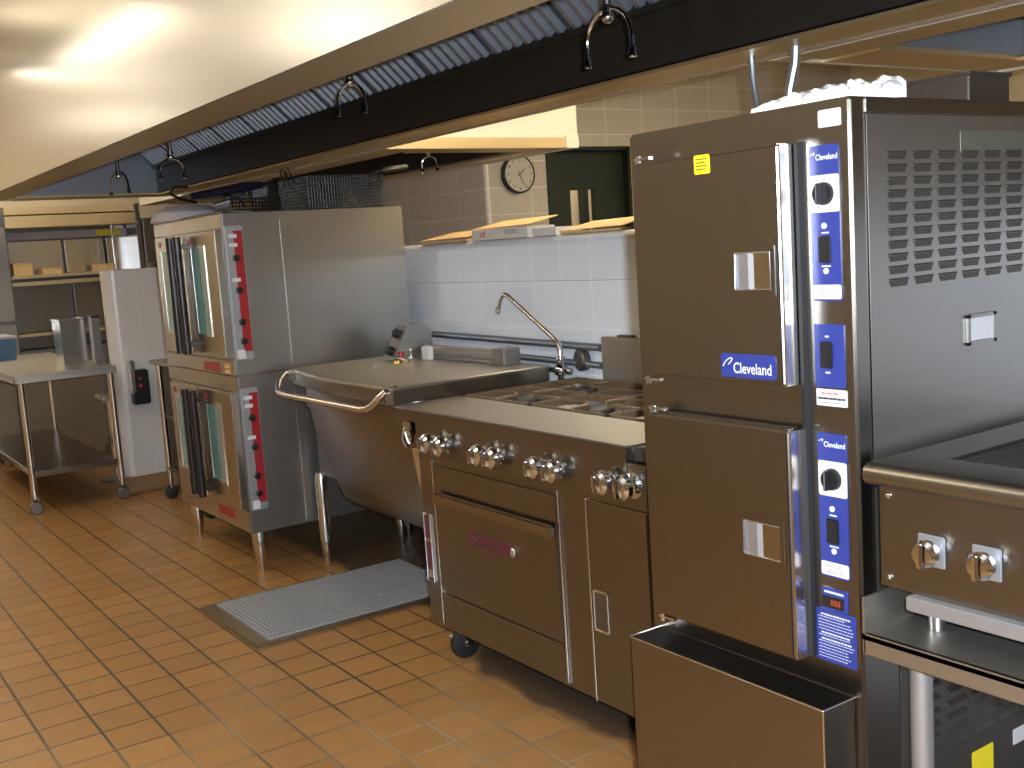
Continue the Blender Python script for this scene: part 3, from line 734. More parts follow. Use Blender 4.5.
# knobs in pairs
for x in (-3.470, -3.378, -3.125, -3.034, -2.793, -2.698, -2.448, -2.350):
    z = 0.838
    k = obj('burner_knob', B().lathe((x, RY + 0.006, z), (0, -1, 0), [(0, 0), (0.040, 0), (0.039, 0.004), (0.018, 0.008), (0.017, 0.016), (0.032, 0.024), (0.038, 0.036), (0.036, 0.050), (0.026, 0.060), (0, 0.064)], 28), 'chrome', t)
    obj('grip_bar', B().box(x - 0.006, x + 0.006, RY - 0.070, RY - 0.050, z - 0.026, z + 0.026, 0.003), 'chrome', k)
b = B()
for x0, x1 in ((-3.44, -3.36), (-3.31, -3.25), (-3.13, -3.05), (-2.96, -2.88), (-2.72, -2.69), (-2.47, -2.42)):
    b.box(x0, x1, RY - 0.004, RY + 0.012, 0.788, 0.799, 0.003)
obj('drip_rail', B().box(-3.49, RX1, RY + 0.002, RY + 0.02, 0.786, 0.796, 0.003), 'steel', t)
# oven door
d = obj('oven_door', B().box(-3.487, -2.728, RY - 0.004, RY + 0.0035, 0.268, 0.752, 0.006), 'steel', t)
b = B(); b.box(-3.468, -2.722, RY - 0.030, RY - 0.012, 0.612, 0.656, 0.008)
for x in (-3.46, -3.22, -2.77): b.box(x - 0.01, x + 0.01, RY - 0.02, RY + 0.004, 0.620, 0.648)
obj('door_handle', b, 'chrome_dark', d)
b = B(); rrect(b, -3.25, -2.985, 0.492, 0.540, RY - 0.004, 0.006, 0.02)
bp = obj('maker_plate', b, 'purple_plate', d)
b = B(); b.ball((-2.975, RY - 0.010, 0.515), 0.014, 0.008, 0.018); obj('chrome_cap', b, 'chrome', bp)
b = B(); b.tube([(-3.235, RY - 0.011, 0.518)] + [(-3.235 + k * 0.016, RY - 0.011, 0.516 + 0.009 * sin(k * 1.9)) for k in range(1, 14)], 0.0022, 6)
obj('script_relief', b, 'purple_plate', bp)
for x in (-3.494, -2.716): obj('door_trim', B().box(x - 0.0035, x + 0.0035, RY - 0.003, RY + 0.003, 0.13, 0.765, 0.001), 'chrome_soft', t)
obj('kick_panel', B().box(-3.487, -2.722, RY - 0.003, RY + 0.0035, 0.122, 0.255, 0.004), 'steel', t)
b = B(); b.box(-3.585, -3.543, RY - 0.001, RY + 0.02, 0.29, 0.545); obj('hinge_cover', b, 'purple_plate', t)
b = B()
for x in (-3.588, -3.541): b.box(x - 0.003, x + 0.003, RY - 0.004, RY + 0.02, 0.285, 0.55, 0.001)
b.box(-3.588, -3.541, RY - 0.003, RY + 0.02, 0.44, 0.452); b.box(-3.588, -3.541, RY - 0.003, RY + 0.02, 0.30, 0.33)
obj('hinge_frame', b, 'chrome', t)
d = obj('cabinet_door', B().box(-2.567, -2.292, RY - 0.003, RY + 0.0035, 0.122, 0.765, 0.004), 'steel', t)
b = B(); b.box(-2.556, -2.484, RY - 0.008, RY - 0.003, 0.478, 0.486, 0.002); b.box(-2.556, -2.484, RY - 0.008, RY - 0.003, 0.352, 0.360, 0.002); b.box(-2.556, -2.550, RY - 0.008, RY - 0.003, 0.352, 0.486, 0.002); b.box(-2.490, -2.484, RY - 0.008, RY - 0.003, 0.352, 0.486, 0.002)
h = obj('recessed_pull', b, 'steel_bright', d)
obj('pull_well', B().box(-2.55, -2.49, RY - 0.0045, RY - 0.003, 0.36, 0.478), 'steel_dark', h)
obj('door_trim', B().box(-2.576, -2.569, RY - 0.003, RY + 0.003, 0.115, 0.765, 0.001), 'chrome_soft', t)
b = B(); b.box(-2.372, -2.30, RY + 0.03, 2.3, 0.905, 0.945); obj('end_bracket', b, 'iron', t)
b = B(); b.box(-2.44, -2.335, RY + 0.028, RY + 0.05, 0.862, 0.897); obj('end_label', b, 'white', t)
for x, y in ((-3.43, 2.05), (-3.43, 2.8), (-2.36, 2.22), (-2.36, 2.8)):
    if True:
        c = obj('caster', B().lathe((x - 0.018, y, 0.062), (1, 0, 0), [(0.0, 0), (0.045, 0), (0.060, 0.006), (0.062, 0.018), (0.060, 0.030), (0.045, 0.036), (0, 0.036)], 28), 'rubber', t)
        b = B(); b.box(x - 0.025, x + 0.025, y - 0.03, y + 0.03, 0.122, 0.134); b.box(x + 0.020, x + 0.026, y - 0.015, y + 0.02, 0.05, 0.125); b.box(x - 0.026, x - 0.020, y - 0.015, y + 0.02, 0.05, 0.125)
        b.lathe((x + 0.024, y, 0.062), (1, 0, 0), [(0, 0), (0.015, 0), (0.013, 0.01), (0, 0.012)], 14); b.lathe((x, y - 0.062, 0.10), (0, -1, 0), [(0, 0), (0.014, 0), (0.012, 0.01), (0, 0.014)], 14)
        obj('fork', b, 'chrome_soft', c)
# splash box behind the burners
tt = thing('flue_box', (-3.30, 2.92, RT), 'small stainless box standing at the back of the range beside the steamer', 'box')
obj('casing', B().box(-3.57, -3.0, 2.905, 2.943, RT + 0.0015, 1.137, 0.003), 'steel_top', tt)
b = B(); b.box(-3.47, -3.38, 2.91, 2.94, 1.137, 1.147, 0.002); obj('cap', b, 'steel_dark', tt)

# pipes along the wall and pot filler
b = B(); b.tube([(-4.98, 2.915, 1.105), (-3.58, 2.915, 1.089)], 0.017, 12)
tag(obj('wall_pipe', b, 'galv_pipe'), 'upper of two grey pipes running along the tiled low wall', 'pipe')
b = B(); b.tube([(-4.98, 2.915, 1.035), (-3.58, 2.915, 1.012)], 0.015, 12)
tag(obj('wall_pipe', b, 'galv_pipe'), 'lower of two grey pipes running along the tiled low wall', 'pipe')
FX, FY = -3.80, 2.862
t = thing('pot_filler_faucet', (FX, FY, 0), 'chrome swing-arm faucet rising between tilting pan and range', 'faucet')
b = B(); b.lathe((FX, FY, 0.93), (0, 0, 1), [(0, 0), (0.034, 0), (0.034, 0.008), (0.016, 0.014), (0.015, 0.030), (0.030, 0.040), (0.033, 0.060), (0.026, 0.076), (0.016, 0.085), (0.016, 0.10), (0.021, 0.106), (0.018, 0.118), (0, 0.12)], 22)
b.tube([(FX - 0.10, FY, 0.985), (FX + 0.06, FY, 0.985)], [0.011, 0.013], 10); b.ball((FX - 0.10, FY, 0.985), 0.016); b.ball((FX + 0.062, FY, 0.985), 0.016)
b.cyl((FX, FY, 0.0), (FX, FY, 0.935), 0.012)
obj('valve_body', b, 'chrome', t)
ax0 = Vector((FX, FY, 1.05))
pts = [(FX, FY, 1.04), (FX, FY, 1.085), (FX - 0.012, FY, 1.105), (FX - 0.04, FY, 1.128)]
for k in range(1, 9): pts.append((FX - 0.04 - 0.30 * k / 8, FY, 1.128 + 0.168 * k / 8))
ex, ez = pts[-1][0], pts[-1][2]
pts += [(ex - 0.035, FY, ez + 0.018), (ex - 0.062, FY, ez + 0.024), (ex - 0.085, FY, ez + 0.017), (ex - 0.103, FY, ez - 0.004), (ex - 0.118, FY, ez - 0.034), (ex - 0.124, FY, ez - 0.046)]
obj('spout_arm', B().tube(pts, 0.0115, 12), 'chrome_soft', t)
e = Vector(pts[-1]); d_ = (Vector(pts[-1]) - Vector(pts[-2])).normalized()
obj('aerator', B().lathe(e - d_ * 0.005, d_, [(0, 0), (0.014, 0), (0.017, 0.012), (0.017, 0.022), (0.012, 0.026), (0, 0.026)], 16), 'chrome', t)
obj('wall_flange', B().lathe((FX + 0.075, FY + 0.045, 1.03), (-0.2, -1, 0), [(0, -0.03), (0.05, -0.03), (0.05, 0.0), (0.042, 0.008), (0, 0.01)], 24), 'steel_dark', t)

# ------------------------------------------------------------------ tilting braising pan
KX0, KX1, KY0, KY1 = -4.985, -3.778, 2.0, 2.78
t = thing('tilting_braising_pan', (-4.35, 2.4, 0), 'stainless tilting braising pan with flat lid and curved front handle', 'braising pan')
LZ = 1.020
out = [(-4.94, 2.085), (-4.40, 1.992), (KX1 - 0.02, 1.985), (KX1 + 0.003, 2.01), (KX1 + 0.003, KY1), (KX0, KY1), (KX0, 2.18)]
def ring(o, z, ins=0.0):
    c = Vector((sum(p[0] for p in o) / len(o), sum(p[1] for p in o) / len(o)))
    return [((p[0] - c.x) * (1 - ins) + c.x, (p[1] - c.y) * (1 - ins) + c.y, z) for p in o]
b = B(); b.loft([ring(out, LZ - 0.012, 0.001), ring(out, LZ - 0.004), ring(out, LZ, 0.006)])
ld = obj('lid', b, 'steel_top', t)
b = B(); b.loft([ring(out, LZ - 0.069, 0.004), ring(out, LZ - 0.0125, 0.001)]); obj('lid_skirt', b, 'steel', ld)
hp = [(-4.95, 2.085, LZ - 0.012), (-4.93, 2.04, LZ - 0.02), (-4.885, 1.995, LZ - 0.045), (-4.835, 1.965, LZ - 0.075), (-4.80, 1.952, LZ - 0.085), (-4.76, 1.947, LZ - 0.088)]
for k in range(0, 9): hp.append((-4.70 + k * (0.76 / 8), 1.945, LZ - 0.092))
hp += [(-3.89, 1.948, LZ - 0.086), (-3.845, 1.955, LZ - 0.066), (-3.815, 1.965, LZ - 0.040), (-3.80, 1.985, LZ - 0.018), (-3.795, 2.04, LZ - 0.010)]
obj('lid_handle', B().tube(hp, 0.0145, 12), 'chrome_soft', ld)
b = B(); b.prism([(-4.97, 2.07), (-4.86, 2.04), (-4.86, 2.12), (-4.95, 2.14)], 2, LZ - 0.05, LZ - 0.005); obj('handle_bracket', b, 'steel_bright', ld)
b = B(); b.cyl((-4.46, 2.29, LZ), (-4.46, 2.29, LZ + 0.028), 0.005, seg=10); obj('vent_rod', b, 'chrome', ld)
b = B(); b.lathe((-4.60, 2.50, LZ), (0, 0, 1), [(0, 0), (0.035, 0), (0.03, 0.012), (0, 0.014)], 18); obj('vent_cap', b, 'brass', ld)
b = B(); b.tube([(-4.68, 2.52, LZ + 0.012), (-4.60, 2.50, LZ + 0.02), (-4.54, 2.50, LZ + 0.014)], 0.006, 8); obj('cap_lever', b, 'chrome', ld)
obj('red_tag', B().cyl((-4.66, 2.54, LZ), (-4.66, 2.54, LZ + 0.045), 0.018, 0.016, 14), 'red', ld)
# pan body: rounded front corners, front leaning back towards the bottom
def panring(z, yf, x0, x1, r, yb=2.72):
    P = []
    for k in range(7):
        a = radians(180 + 15 * k); P.append((x0 + r + r * cos(a), yf + r + r * sin(a), z))
    for k in range(7):
        a = radians(270 + 15 * k); P.append((x1 - r + r * cos(a), yf + r + r * sin(a), z))
    P += [(x1, yb, z), (x0, yb, z)]
    return P
b = B(); kx = -4.80
b.loft([panring(0.362, 2.30, kx + 0.10, KX1 + 0.15, 0.06, 2.6), panring(0.372, 2.215, kx + 0.085, KX1 + 0.15, 0.08), panring(0.41, 2.178, kx + 0.06, KX1 + 0.15, 0.10), panring(0.50, 2.145, kx + 0.035, KX1 + 0.15, 0.12), panring(0.65, 2.10, kx + 0.01, KX1 + 0.15, 0.13), panring(0.765, 2.068, kx, KX1 + 0.15, 0.13), panring(0.865, 2.055, kx, KX1 + 0.15, 0.13)])
obj('pan_body', b, 'steel', t)
b = B(); b.loft([panring(0.858, 2.046, kx - 0.010, KX1 + 0.002, 0.135), panring(0.872, 2.040, kx - 0.014, KX1 + 0.003, 0.14), panring(0.950, 2.05, kx - 0.010, KX1 + 0.003, 0.14)])
obj('pan_rim', b, 'steel', t)
b = B(); b.box(kx - 0.18, kx - 0.012, 2.20, 2.70, 0.70, 0.950, 0.006); obj('pedestal', b, 'steel_y', t)
b = B(); b.box(-3.755, -3.69, 2.025, 2.055, 0.835, 0.885, 0.005); b.lathe((-3.70, 2.03, 0.83), (0, -1, 0), [(0, 0), (0.03, 0), (0.028, 0.012), (0, 0.016)], 16); b.tube([(-3.735, 2.03, 0.86), (-3.72, 2.01, 0.82), (-3.69, 2.01, 0.79)], 0.010, 8); obj('latch', b, 'chrome', t)
lx, ly = -4.985, 2.205
for (lx, ly) in ((-5.025, 2.225), (-5.025, 2.66), (-3.74 - 0.08, 2.40), (-3.82, 2.72)):
    b = B(); b.lathe((lx, ly, 0), (0, 0, 1), [(0, 0), (0.016, 0), (0.018, 0.02), (0.024, 0.03), (0.030, 0.12), (0.030, 0.44), (0.02, 0.47), (0, 0.475)], 20)
    obj('leg', b, 'chrome_soft', t)
b = B(); b.box(-5.05, -4.70, 2.23, 2.70, 0.455, 0.70, 0.01); b.box(-5.0, -3.79, 2.62, 2.70, 0.40, 0.50, 0.01); obj('frame', b, 'steel_dark', t)
b = B(); b.tube([(-3.675, 2.045, 0.79), (-3.668, 2.05, 0.70), (-3.655, 2.06, 0.60), (-3.64, 2.07, 0.50)], [0.024, 0.023, 0.020, 0.012], 12); obj('drain_tube', b, 'chrome', t)
# rear console with two black knobs, hinge bar
ang = radians(-20)
b = B()
b.prism([(2.53, LZ + 0.001), (2.76, LZ + 0.001), (2.76, 1.15), (2.70, 1.185), (2.62, 1.185)], 0, -4.83, -4.725)
cns = obj('console', b, 'steel_y', t)
for x_, y_, z_ in ((-4.778, 2.548, 1.062), (-4.775, 2.592, 1.145)):
    obj('console_knob', B().lathe((x_, y_, z_), (0, -0.87, 0.49), [(0, -0.01), (0.024, -0.01), (0.024, 0.016), (0.018, 0.022), (0, 0.022)], 18), 'black', cns)
b = B(); b.box(-4.70, -3.965, 2.68, 2.73, 1.040, 1.082, 0.012); obj('hinge_bar', b, 'steel_top', t)
b = B(); b.box(-4.04, -3.945, 2.66, 2.75, LZ - 0.0, 1.095, 0.004); obj('hinge_block', b, 'steel_y', t)
b = B(); b.box(-4.60, -4.535, 2.62, 2.65, LZ + 0.001, 1.085, 0.004); obj('counterweight_block', b, 'white', t)
b = B(); b.ball((-4.62, 2.57, LZ + 0.012), 0.013); b.ball((-4.62, 2.57, LZ + 0.05), 0.011); b.cyl((-4.62, 2.57, LZ), (-4.62, 2.57, LZ + 0.05), 0.006); obj('adjusting_screw', b, 'chrome', t)

# ------------------------------------------------------------------ stacked convection ovens
OX0, OX1, OY, OYB = -6.16, -5.10, 1.870, 2.855
def oven(zb, zt, label, legs):
    t = thing('convection_oven', ((OX0 + OX1) / 2, 2.36, 0 if legs else zb), label, 'oven', 'stacked convection ovens')
    b = B(); b.box(OX0, OX1, OY, OYB, zb, zt - 0.0015, 0.006); obj('body', b, 'steel_y', t)
    b = B(); b.box(OX0, OX1, OY - 0.006, OY, zt - 0.075, zt - 0.003, 0.003); obj('top_fascia', b, 'steel_gold', t)
    fz = 0.075 if not legs else 0.115
    b = B(); b.box(OX0, OX1, OY - 0.008, OY, zb + 0.002, zb + fz, 0.003); f = obj('bottom_fascia', b, 'steel_gold', t)
    obj('side_seam', B().box(OX1, OX1 + 0.002, 2.160, 2.166, zb + 0.02, zt - 0.04), 'steel_bright', t)
    z0, z1 = zb + fz + 0.012, zt - 0.082
    for (x0, x1, w0, w1, hx, xe) in ((-6.06, -5.615, -5.96, -5.79, -5.66, 0), (-5.595, -5.115, -5.47, -5.285, -5.545, 1)):
        d = obj('door', B().box(x0, x1, OY - 0.038, OY - 0.001, z0, z1, 0.004), 'steel_gold', t)
        wz0, wz1 = z0 + 0.115, z1 - 0.075
        b = B(); q = 0.012; yf = OY - 0.042
        b.box(w0 - q, w1 + q, yf, OY - 0.036, wz1, wz1 + q, 0.001); b.box(w0 - q, w1 + q, yf, OY - 0.036, wz0 - q, wz0, 0.001)
        b.box(w0 - q, w0, yf, OY - 0.036, wz0, wz1, 0.001); b.box(w1, w1 + q, yf, OY - 0.036, wz0, wz1, 0.001)
        fr = obj('window_frame', b, 'chrome_soft', d)
        obj('window_glass', B().box(w0, w1, OY - 0.040, OY - 0.037, wz0, wz1), 'glass', fr)
        b = B(); b.box(w0 - 0.03, w0 - 0.0, OY - 0.041, OY - 0.037, z1 - 0.055, z1 - 0.025); obj('door_label', b, 'red', d)
        b = B(); b.tube([(hx, OY - 0.085, z0 + 0.01), (hx, OY - 0.085, z1 - 0.01)], 0.020, 14)
        for z in (z0 + 0.06, z1 - 0.06): b.box(hx - 0.012, hx + 0.012, OY - 0.08, OY - 0.036, z - 0.012, z + 0.012)
        obj('door_handle', b, 'handle_black', d)
        if xe:
            obj('door_edge', B().box(x1 - 0.001, x1 + 0.003, OY - 0.036, OY - 0.002, z0 + 0.004, z1 - 0.004), 'steel_bright', d)
    # control strip on the side near the front
    c = obj('control_panel', B().box(OX1, OX1 + 0.012, OY + 0.006, OY + 0.092, z0 - 0.01, z1 + 0.02, 0.003), 'tray_alu', t)
    obj('red_band', B().box(OX1 + 0.012, OX1 + 0.014, OY + 0.044, OY + 0.088, z0 + 0.03, z1 - 0.005), 'red', c)
    hgt = z1 - z0
    for fr_ in (0.78, 0.53, 0.28, 0.13):
        z = z0 + hgt * fr_
        obj('control_knob', B().lathe((OX1 + 0.012, OY + 0.048, z), (1, 0, 0), [(0, 0), (0.017, 0), (0.016, 0.016), (0.012, 0.020), (0, 0.020)], 16), 'black', c)
    for fr_ in (0.95, 0.88, 0.61):
        z = z0 + hgt * fr_
        obj('toggle_plate', B().box(OX1 + 0.012, OX1 + 0.016, OY + 0.018, OY + 0.060, z - 0.008, z + 0.010, 0.001), 'white', c)
    obj('tag_plate', B().box(OX1 + 0.012, OX1 + 0.015, OY + 0.012, OY + 0.05, z0 - 0.004, z0 + 0.04, 0.001), 'white', c)
    zl = zb + fz - 0.048 if not legs else zb + 0.06
    n = obj('maker_badge', B().box(-5.53, -5.305, OY - 0.011, OY - 0.007, zl - 0.018, zl + 0.030, 0.001), 'red', f)
    if not legs:
        b = B(); b.box(-5.23, -5.165, OY - 0.011, OY - 0.007, zl + 0.008, zl + 0.030, 0.001); b.box(-5.23, -5.165, OY - 0.011, OY - 0.007, zl - 0.018, zl + 0.0, 0.001); obj('data_labels', b, 'cardboard', f)
    if legs:
        for x, y in ((OX0 + 0.06, 1.925), (OX1 - 0.06, 1.925), (OX0 + 0.06, OYB - 0.08), (OX1 - 0.06, OYB - 0.08)):
            obj('leg', B().lathe((x, y, 0), (0, 0, 1), [(0, 0), (0.018, 0), (0.020, 0.02), (0.024, 0.03), (0.036, 0.15), (0.036, zb + 0.004), (0, zb + 0.004)], 20), 'chrome_soft', t)
    return t
oven(1.000, 1.787, 'upper of two stacked stainless convection ovens, greasy baskets on top', False)
oven(0.210, 1.000, 'lower of two stacked convection ovens, standing on four steel legs', True)

# wire baskets and odds on the ovens
OT = 1.7875
def basket(c, lx, ly, h, rotz, label, handle_mat, hook=True, hdir=-1):
    t = thing('fry_basket', (c[0], c[1], c[2]), label, 'basket', 'fry baskets on the oven')
    R = Matrix.Rotation(rotz, 3, 'Z'); C0 = Vector(c)
    def W(x, y, z): return C0 + R @ Vector((x, y, z))
    b = B(); r = 0.0022
    nx, ny, nz = int(lx / 0.016), int(ly / 0.016), int(h / 0.016)
    for i in range(nx + 1):
        x = -lx / 2 + lx * i / nx; b.tube([W(x, -ly / 2, h), W(x, -ly / 2, 0.003), W(x, ly / 2, 0.003), W(x, ly / 2, h)], r, 4)
    for j in range(ny + 1):
        y = -ly / 2 + ly * j / ny; b.tube([W(-lx / 2, y, h), W(-lx / 2, y, 0.003), W(lx / 2, y, 0.003), W(lx / 2, y, h)], r, 4)
    for k in range(1, nz + 1):
        z = h * k / nz; b.tube([W(-lx / 2, -ly / 2, z), W(lx / 2, -ly / 2, z), W(lx / 2, ly / 2, z), W(-lx / 2, ly / 2, z)], r, 4, closed=True)
    obj('wire_mesh', b, 'wire', t)
    b = B(); b.tube([W(-lx / 2, -ly / 2, h), W(lx / 2, -ly / 2, h), W(lx / 2, ly / 2, h), W(-lx / 2, ly / 2, h)], 0.0045, 6, closed=True)
    obj('rim', b, 'wire', t)
    b = B(); s = hdir
    b.tube([W(-0.03, s * ly / 2, h - 0.02), W(-0.02, s * (ly / 2 + 0.07), h + 0.03), W(-0.012, s * (ly / 2 + 0.22), h + 0.045)], 0.005, 6)
    b.tube([W(0.03, s * ly / 2, h - 0.02), W(0.02, s * (ly / 2 + 0.07), h + 0.03), W(0.012, s * (ly / 2 + 0.22), h + 0.045)], 0.005, 6)
    hd = obj('handle', b, 'wire', t)
    b = B(); b.tube([W(0, s * (ly / 2 + 0.10), h + 0.035), W(0, s * (ly / 2 + 0.26), h + 0.048)], [0.016, 0.018], 10)
    obj('grip', b, handle_mat, hd)
    return t
basket((-5.32, 2.56, OT + 0.001), 0.34, 0.44, 0.17, 0.05, 'tallest black wire fry basket on the oven, nearest the low wall', 'black', hdir=1)
t0 = [o for o in COL.objects if o.name == 'fry_basket'][0]
for dx in (0.0, 0.07):
    x, y, z = -5.36 + dx, 2.33, OT + 0.171
    obj('loop_handle', B().tube([(x - 0.02, y, z - 0.05), (x - 0.045, y - 0.01, z + 0.03), (x - 0.03, y - 0.01, z + 0.055), (x - 0.005, y - 0.01, z + 0.045), (x + 0.03, y, z - 0.03)], 0.004, 6), 'wire', t0)
basket((-5.76, 2.56, OT + 0.001), 0.30, 0.42, 0.155, -0.1, 'black wire fry basket on the oven, left of the tallest one', 'black', hdir=1)
basket((-5.50, 2.16, OT + 0.0015), 0.26, 0.34, 0.075, 1.45, 'shallow wire basket with blue handle at the front of the oven top', 'blue_coat', hdir=1)
b = B(); 
for k in range(10): b.tube([(-5.80 + k * 0.05, 1.90, OT + 0.008), (-5.80 + k * 0.05, 2.02, OT + 0.008)], 0.003, 5)
b.tube([(-5.82, 1.89, OT + 0.006), (-5.13, 1.89, OT + 0.006), (-5.13, 2.03, OT + 0.006), (-5.82, 2.03, OT + 0.006)], 0.005, 6, closed=True)
tag(obj('wire_rack', b, 'chrome'), 'small chrome wire rack lying at the front edge of the oven top', 'rack', base=(-5.5, 1.95, OT))
b = B(); b.lathe((-6.02, 2.02, OT), (0, 0, 1), [(0, 0), (0.20, 0), (0.205, 0.01), (0.185, 0.05), (0.12, 0.085), (0, 0.095)], 28)
tag(obj('mixing_bowl', b, 'lav'), 'pale grey upturned bowl at the left front corner of the oven top', 'bowl', base=(-6.02, 2.02, OT))
b = B()
pts = [(-5.95, 2.05, OT + 0.10), (-6.03, 1.98, OT + 0.13), (-6.08, 1.95, OT + 0.16), (-6.03, 1.96, OT + 0.19), (-5.93, 2.0, OT + 0.185)]
t = thing('skimmer', (-5.9, 2.1, OT), 'blue-handled wire skimmer with a hooked end lying over the bowl', 'skimmer')
obj('hook', B().tube(pts, 0.009, 8), 'wire', t)
obj('grip', B().tube([(-5.95, 2.03, OT + 0.135), (-5.62, 2.20, OT + 0.155), (-5.48, 2.24, OT + 0.155)], [0.018, 0.026, 0.016], 10), 'blue_coat', t)
obj('wire_head', B().tube([(-5.48, 2.24, OT + 0.155), (-5.35, 2.25, OT + 0.16), (-5.27, 2.25, OT + 0.16)], 0.006, 8).tube([(-5.21 + 0.06 * cos(a), 2.25 + 0.05 * sin(a), OT + 0.162) for a in [k * pi / 8 for k in range(16)]], 0.006, 6, closed=True), 'wire', t)

# ------------------------------------------------------------------ boxes on the low wall, wall clock
def carton(x0, x1, y0, y1, h, mat, label, end=None, flap=False, tilt=0.0, print_=False):
    z0 = PTOP + 0.0005
    t = thing('cardboard_box', ((x0 + x1) / 2, (y0 + y1) / 2, z0), label, 'box', 'boxes on the low wall')
    obj('carton', B().box(x0, x1, y0, y1, z0, z0 + h, 0.002), mat, t)
    if flap:
        zt = z0 + h; b = B()
        b.loft([[(x0 - 0.004, y0 - 0.006, zt + 0.001), (x1 + 0.03, y0 - 0.006, zt + 0.006), (x1 + 0.03, y1, zt + 0.040), (x0 + 0.06, y1, zt + 0.034)],
                [(x0 - 0.004, y0 - 0.006, zt + 0.004), (x1 + 0.03, y0 - 0.006, zt + 0.010), (x1 + 0.03, y1, zt + 0.045), (x0 + 0.06, y1, zt + 0.039)]])
        obj('top_flap', b, 'cardboard', t)
    if end: obj('end_flap', B().box(x1, x1 + 0.003, y0 + 0.004, y1 - 0.004, z0 + 0.002, z0 + h - 0.002), end, t)
    if print_:
        b = B(); b.prism([(x0 + 0.07, z0 + 0.012), (x0 + 0.078, z0 + 0.012), (x0 + 0.092, z0 + 0.036), (x0 + 0.084, z0 + 0.036)], 1, y0 - 0.0008, y0 - 0.0002); b.tube([(x0 + 0.108 + 0.009 * cos(a) + 0.006 * sin(a), y0 - 0.0006, z0 + 0.025 + 0.012 * sin(a)) for a in [k * pi / 8 for k in range(16)]], 0.0025, 5, closed=True); obj('red_print', b, 'red_print', t)
        b = B()
        for k in range(4): b.box(x1 - 0.19, x1 - 0.09 + 0.02 * (k % 2), y0 - 0.0008, y0 - 0.0002, z0 + 0.040 - k * 0.006, z0 + 0.042 - k * 0.006)
        obj('print', b, 'grey_print', t)
    return t
carton(-5.12, -4.68, 2.97, 3.13, 0.014, 'cardboard', 'flattened tan carton on the low wall nearest the ovens', flap=True)
carton(-4.62, -4.14, 2.97, 3.13, 0.050, 'cardboard_white', 'white carton with red print on the low wall under the clock', flap=True, print_=True)
carton(-4.11, -3.93, 2.975, 3.13, 0.036, 'cardboard_white', 'small pale carton between the printed box and the tan box on the low wall')
carton(-3.91, -3.50, 2.985, 3.13, 0.012, 'cardboard', 'tan carton with brown end on the low wall nearest the steamer', end='cardboard_dark', flap=True)

KC = Vector((XB, 4.95, 2.08)); KR = 0.146
t = thing('wall_clock', KC, 'round black-rimmed wall clock on beige block wall', 'clock')
obj('case', B().lathe(KC + Vector((0.001, 0, 0)), (1, 0, 0), [(0, 0), (KR, 0), (KR, 0.045), (KR - 0.008, 0.05), (KR - 0.012, 0.044), (0, 0.044)], 44), 'black', t)
dl = obj('dial', B().lathe(KC + Vector((0.0445, 0, 0)), (1, 0, 0), [(KR - 0.013, 0), (KR - 0.013, 0.0015), (0, 0.0015)], 44), 'dial', t)
b = B()
for n in range(1, 13):
    a = radians(90 - 30 * n); text_into(b, str(n), (KC.x + 0.0468, KC.y + cos(a) * 0.112, KC.z + sin(a) * 0.112 - 0.010), 0.030, 'yz', 'CENTER', bold=0.0006)
obj('numerals', b, 'dark_print', dl)
for nm, ang_, ln, w in (('hour_hand', 90 - 52, 0.075, 0.0045), ('minute_hand', 90 - 157, 0.10, 0.0035)):
    a = radians(ang_); u = Vector((0, cos(a), sin(a))); v = Vector((0, -sin(a), cos(a))); o = KC + Vector((0.0475, 0, 0))
    P = [o - u * 0.02 + v * w, o + u * ln + v * w * .5, o + u * ln - v * w * .5, o - u * 0.02 - v * w]
    obj(nm, B().loft([[tuple(p) for p in P], [tuple(p + Vector((0.0012, 0, 0))) for p in P]]), 'dark_print', t)

# ------------------------------------------------------------------ floor trough with grating
GX0, GX1, GY0, GY1 = -4.78, -4.105, 1.475, 2.52
t = thing('floor_trough', ((GX0 + GX1) / 2, 2.0, 0), 'floor drain trough with grey steel grating before the tilting pan', 'floor drain')
b = B(); b.box(GX0, GX1, GY0, GY0 + 0.06, 0.001, 0.014, 0.003); b.box(GX0, GX1, GY1 - 0.03, GY1, 0.001, 0.014, 0.003); b.box(GX0, GX0 + 0.035, GY0 + 0.06, GY1 - 0.03, 0.001, 0.014, 0.003); b.box(GX1 - 0.035, GX1, GY0 + 0.06, GY1 - 0.03, 0.001, 0.014, 0.003)
obj('frame', b, 'frame_tan', t)
obj('trough_bed', B().box(GX0 + 0.035, GX1 - 0.035, GY0 + 0.06, GY1 - 0.03, 0.0008, 0.002), 'trough', t)
b = B(); n = 46; w = (GY1 - GY0 - 0.098) / n
for k in range(n): y = GY0 + 0.064 + k * w; b.box(GX0 + 0.036, GX1 - 0.036, y, y + 0.011, 0.003, 0.020)
m = 15; w = (GX1 - GX0 - 0.07) / m
for k in range(m + 1): x = GX0 + 0.035 + k * w; b.box(x - 0.004, x + 0.004, GY0 + 0.063, GY1 - 0.031, 0.003, 0.019)
obj('grating', b, 'grate_steel', t, smooth=False)

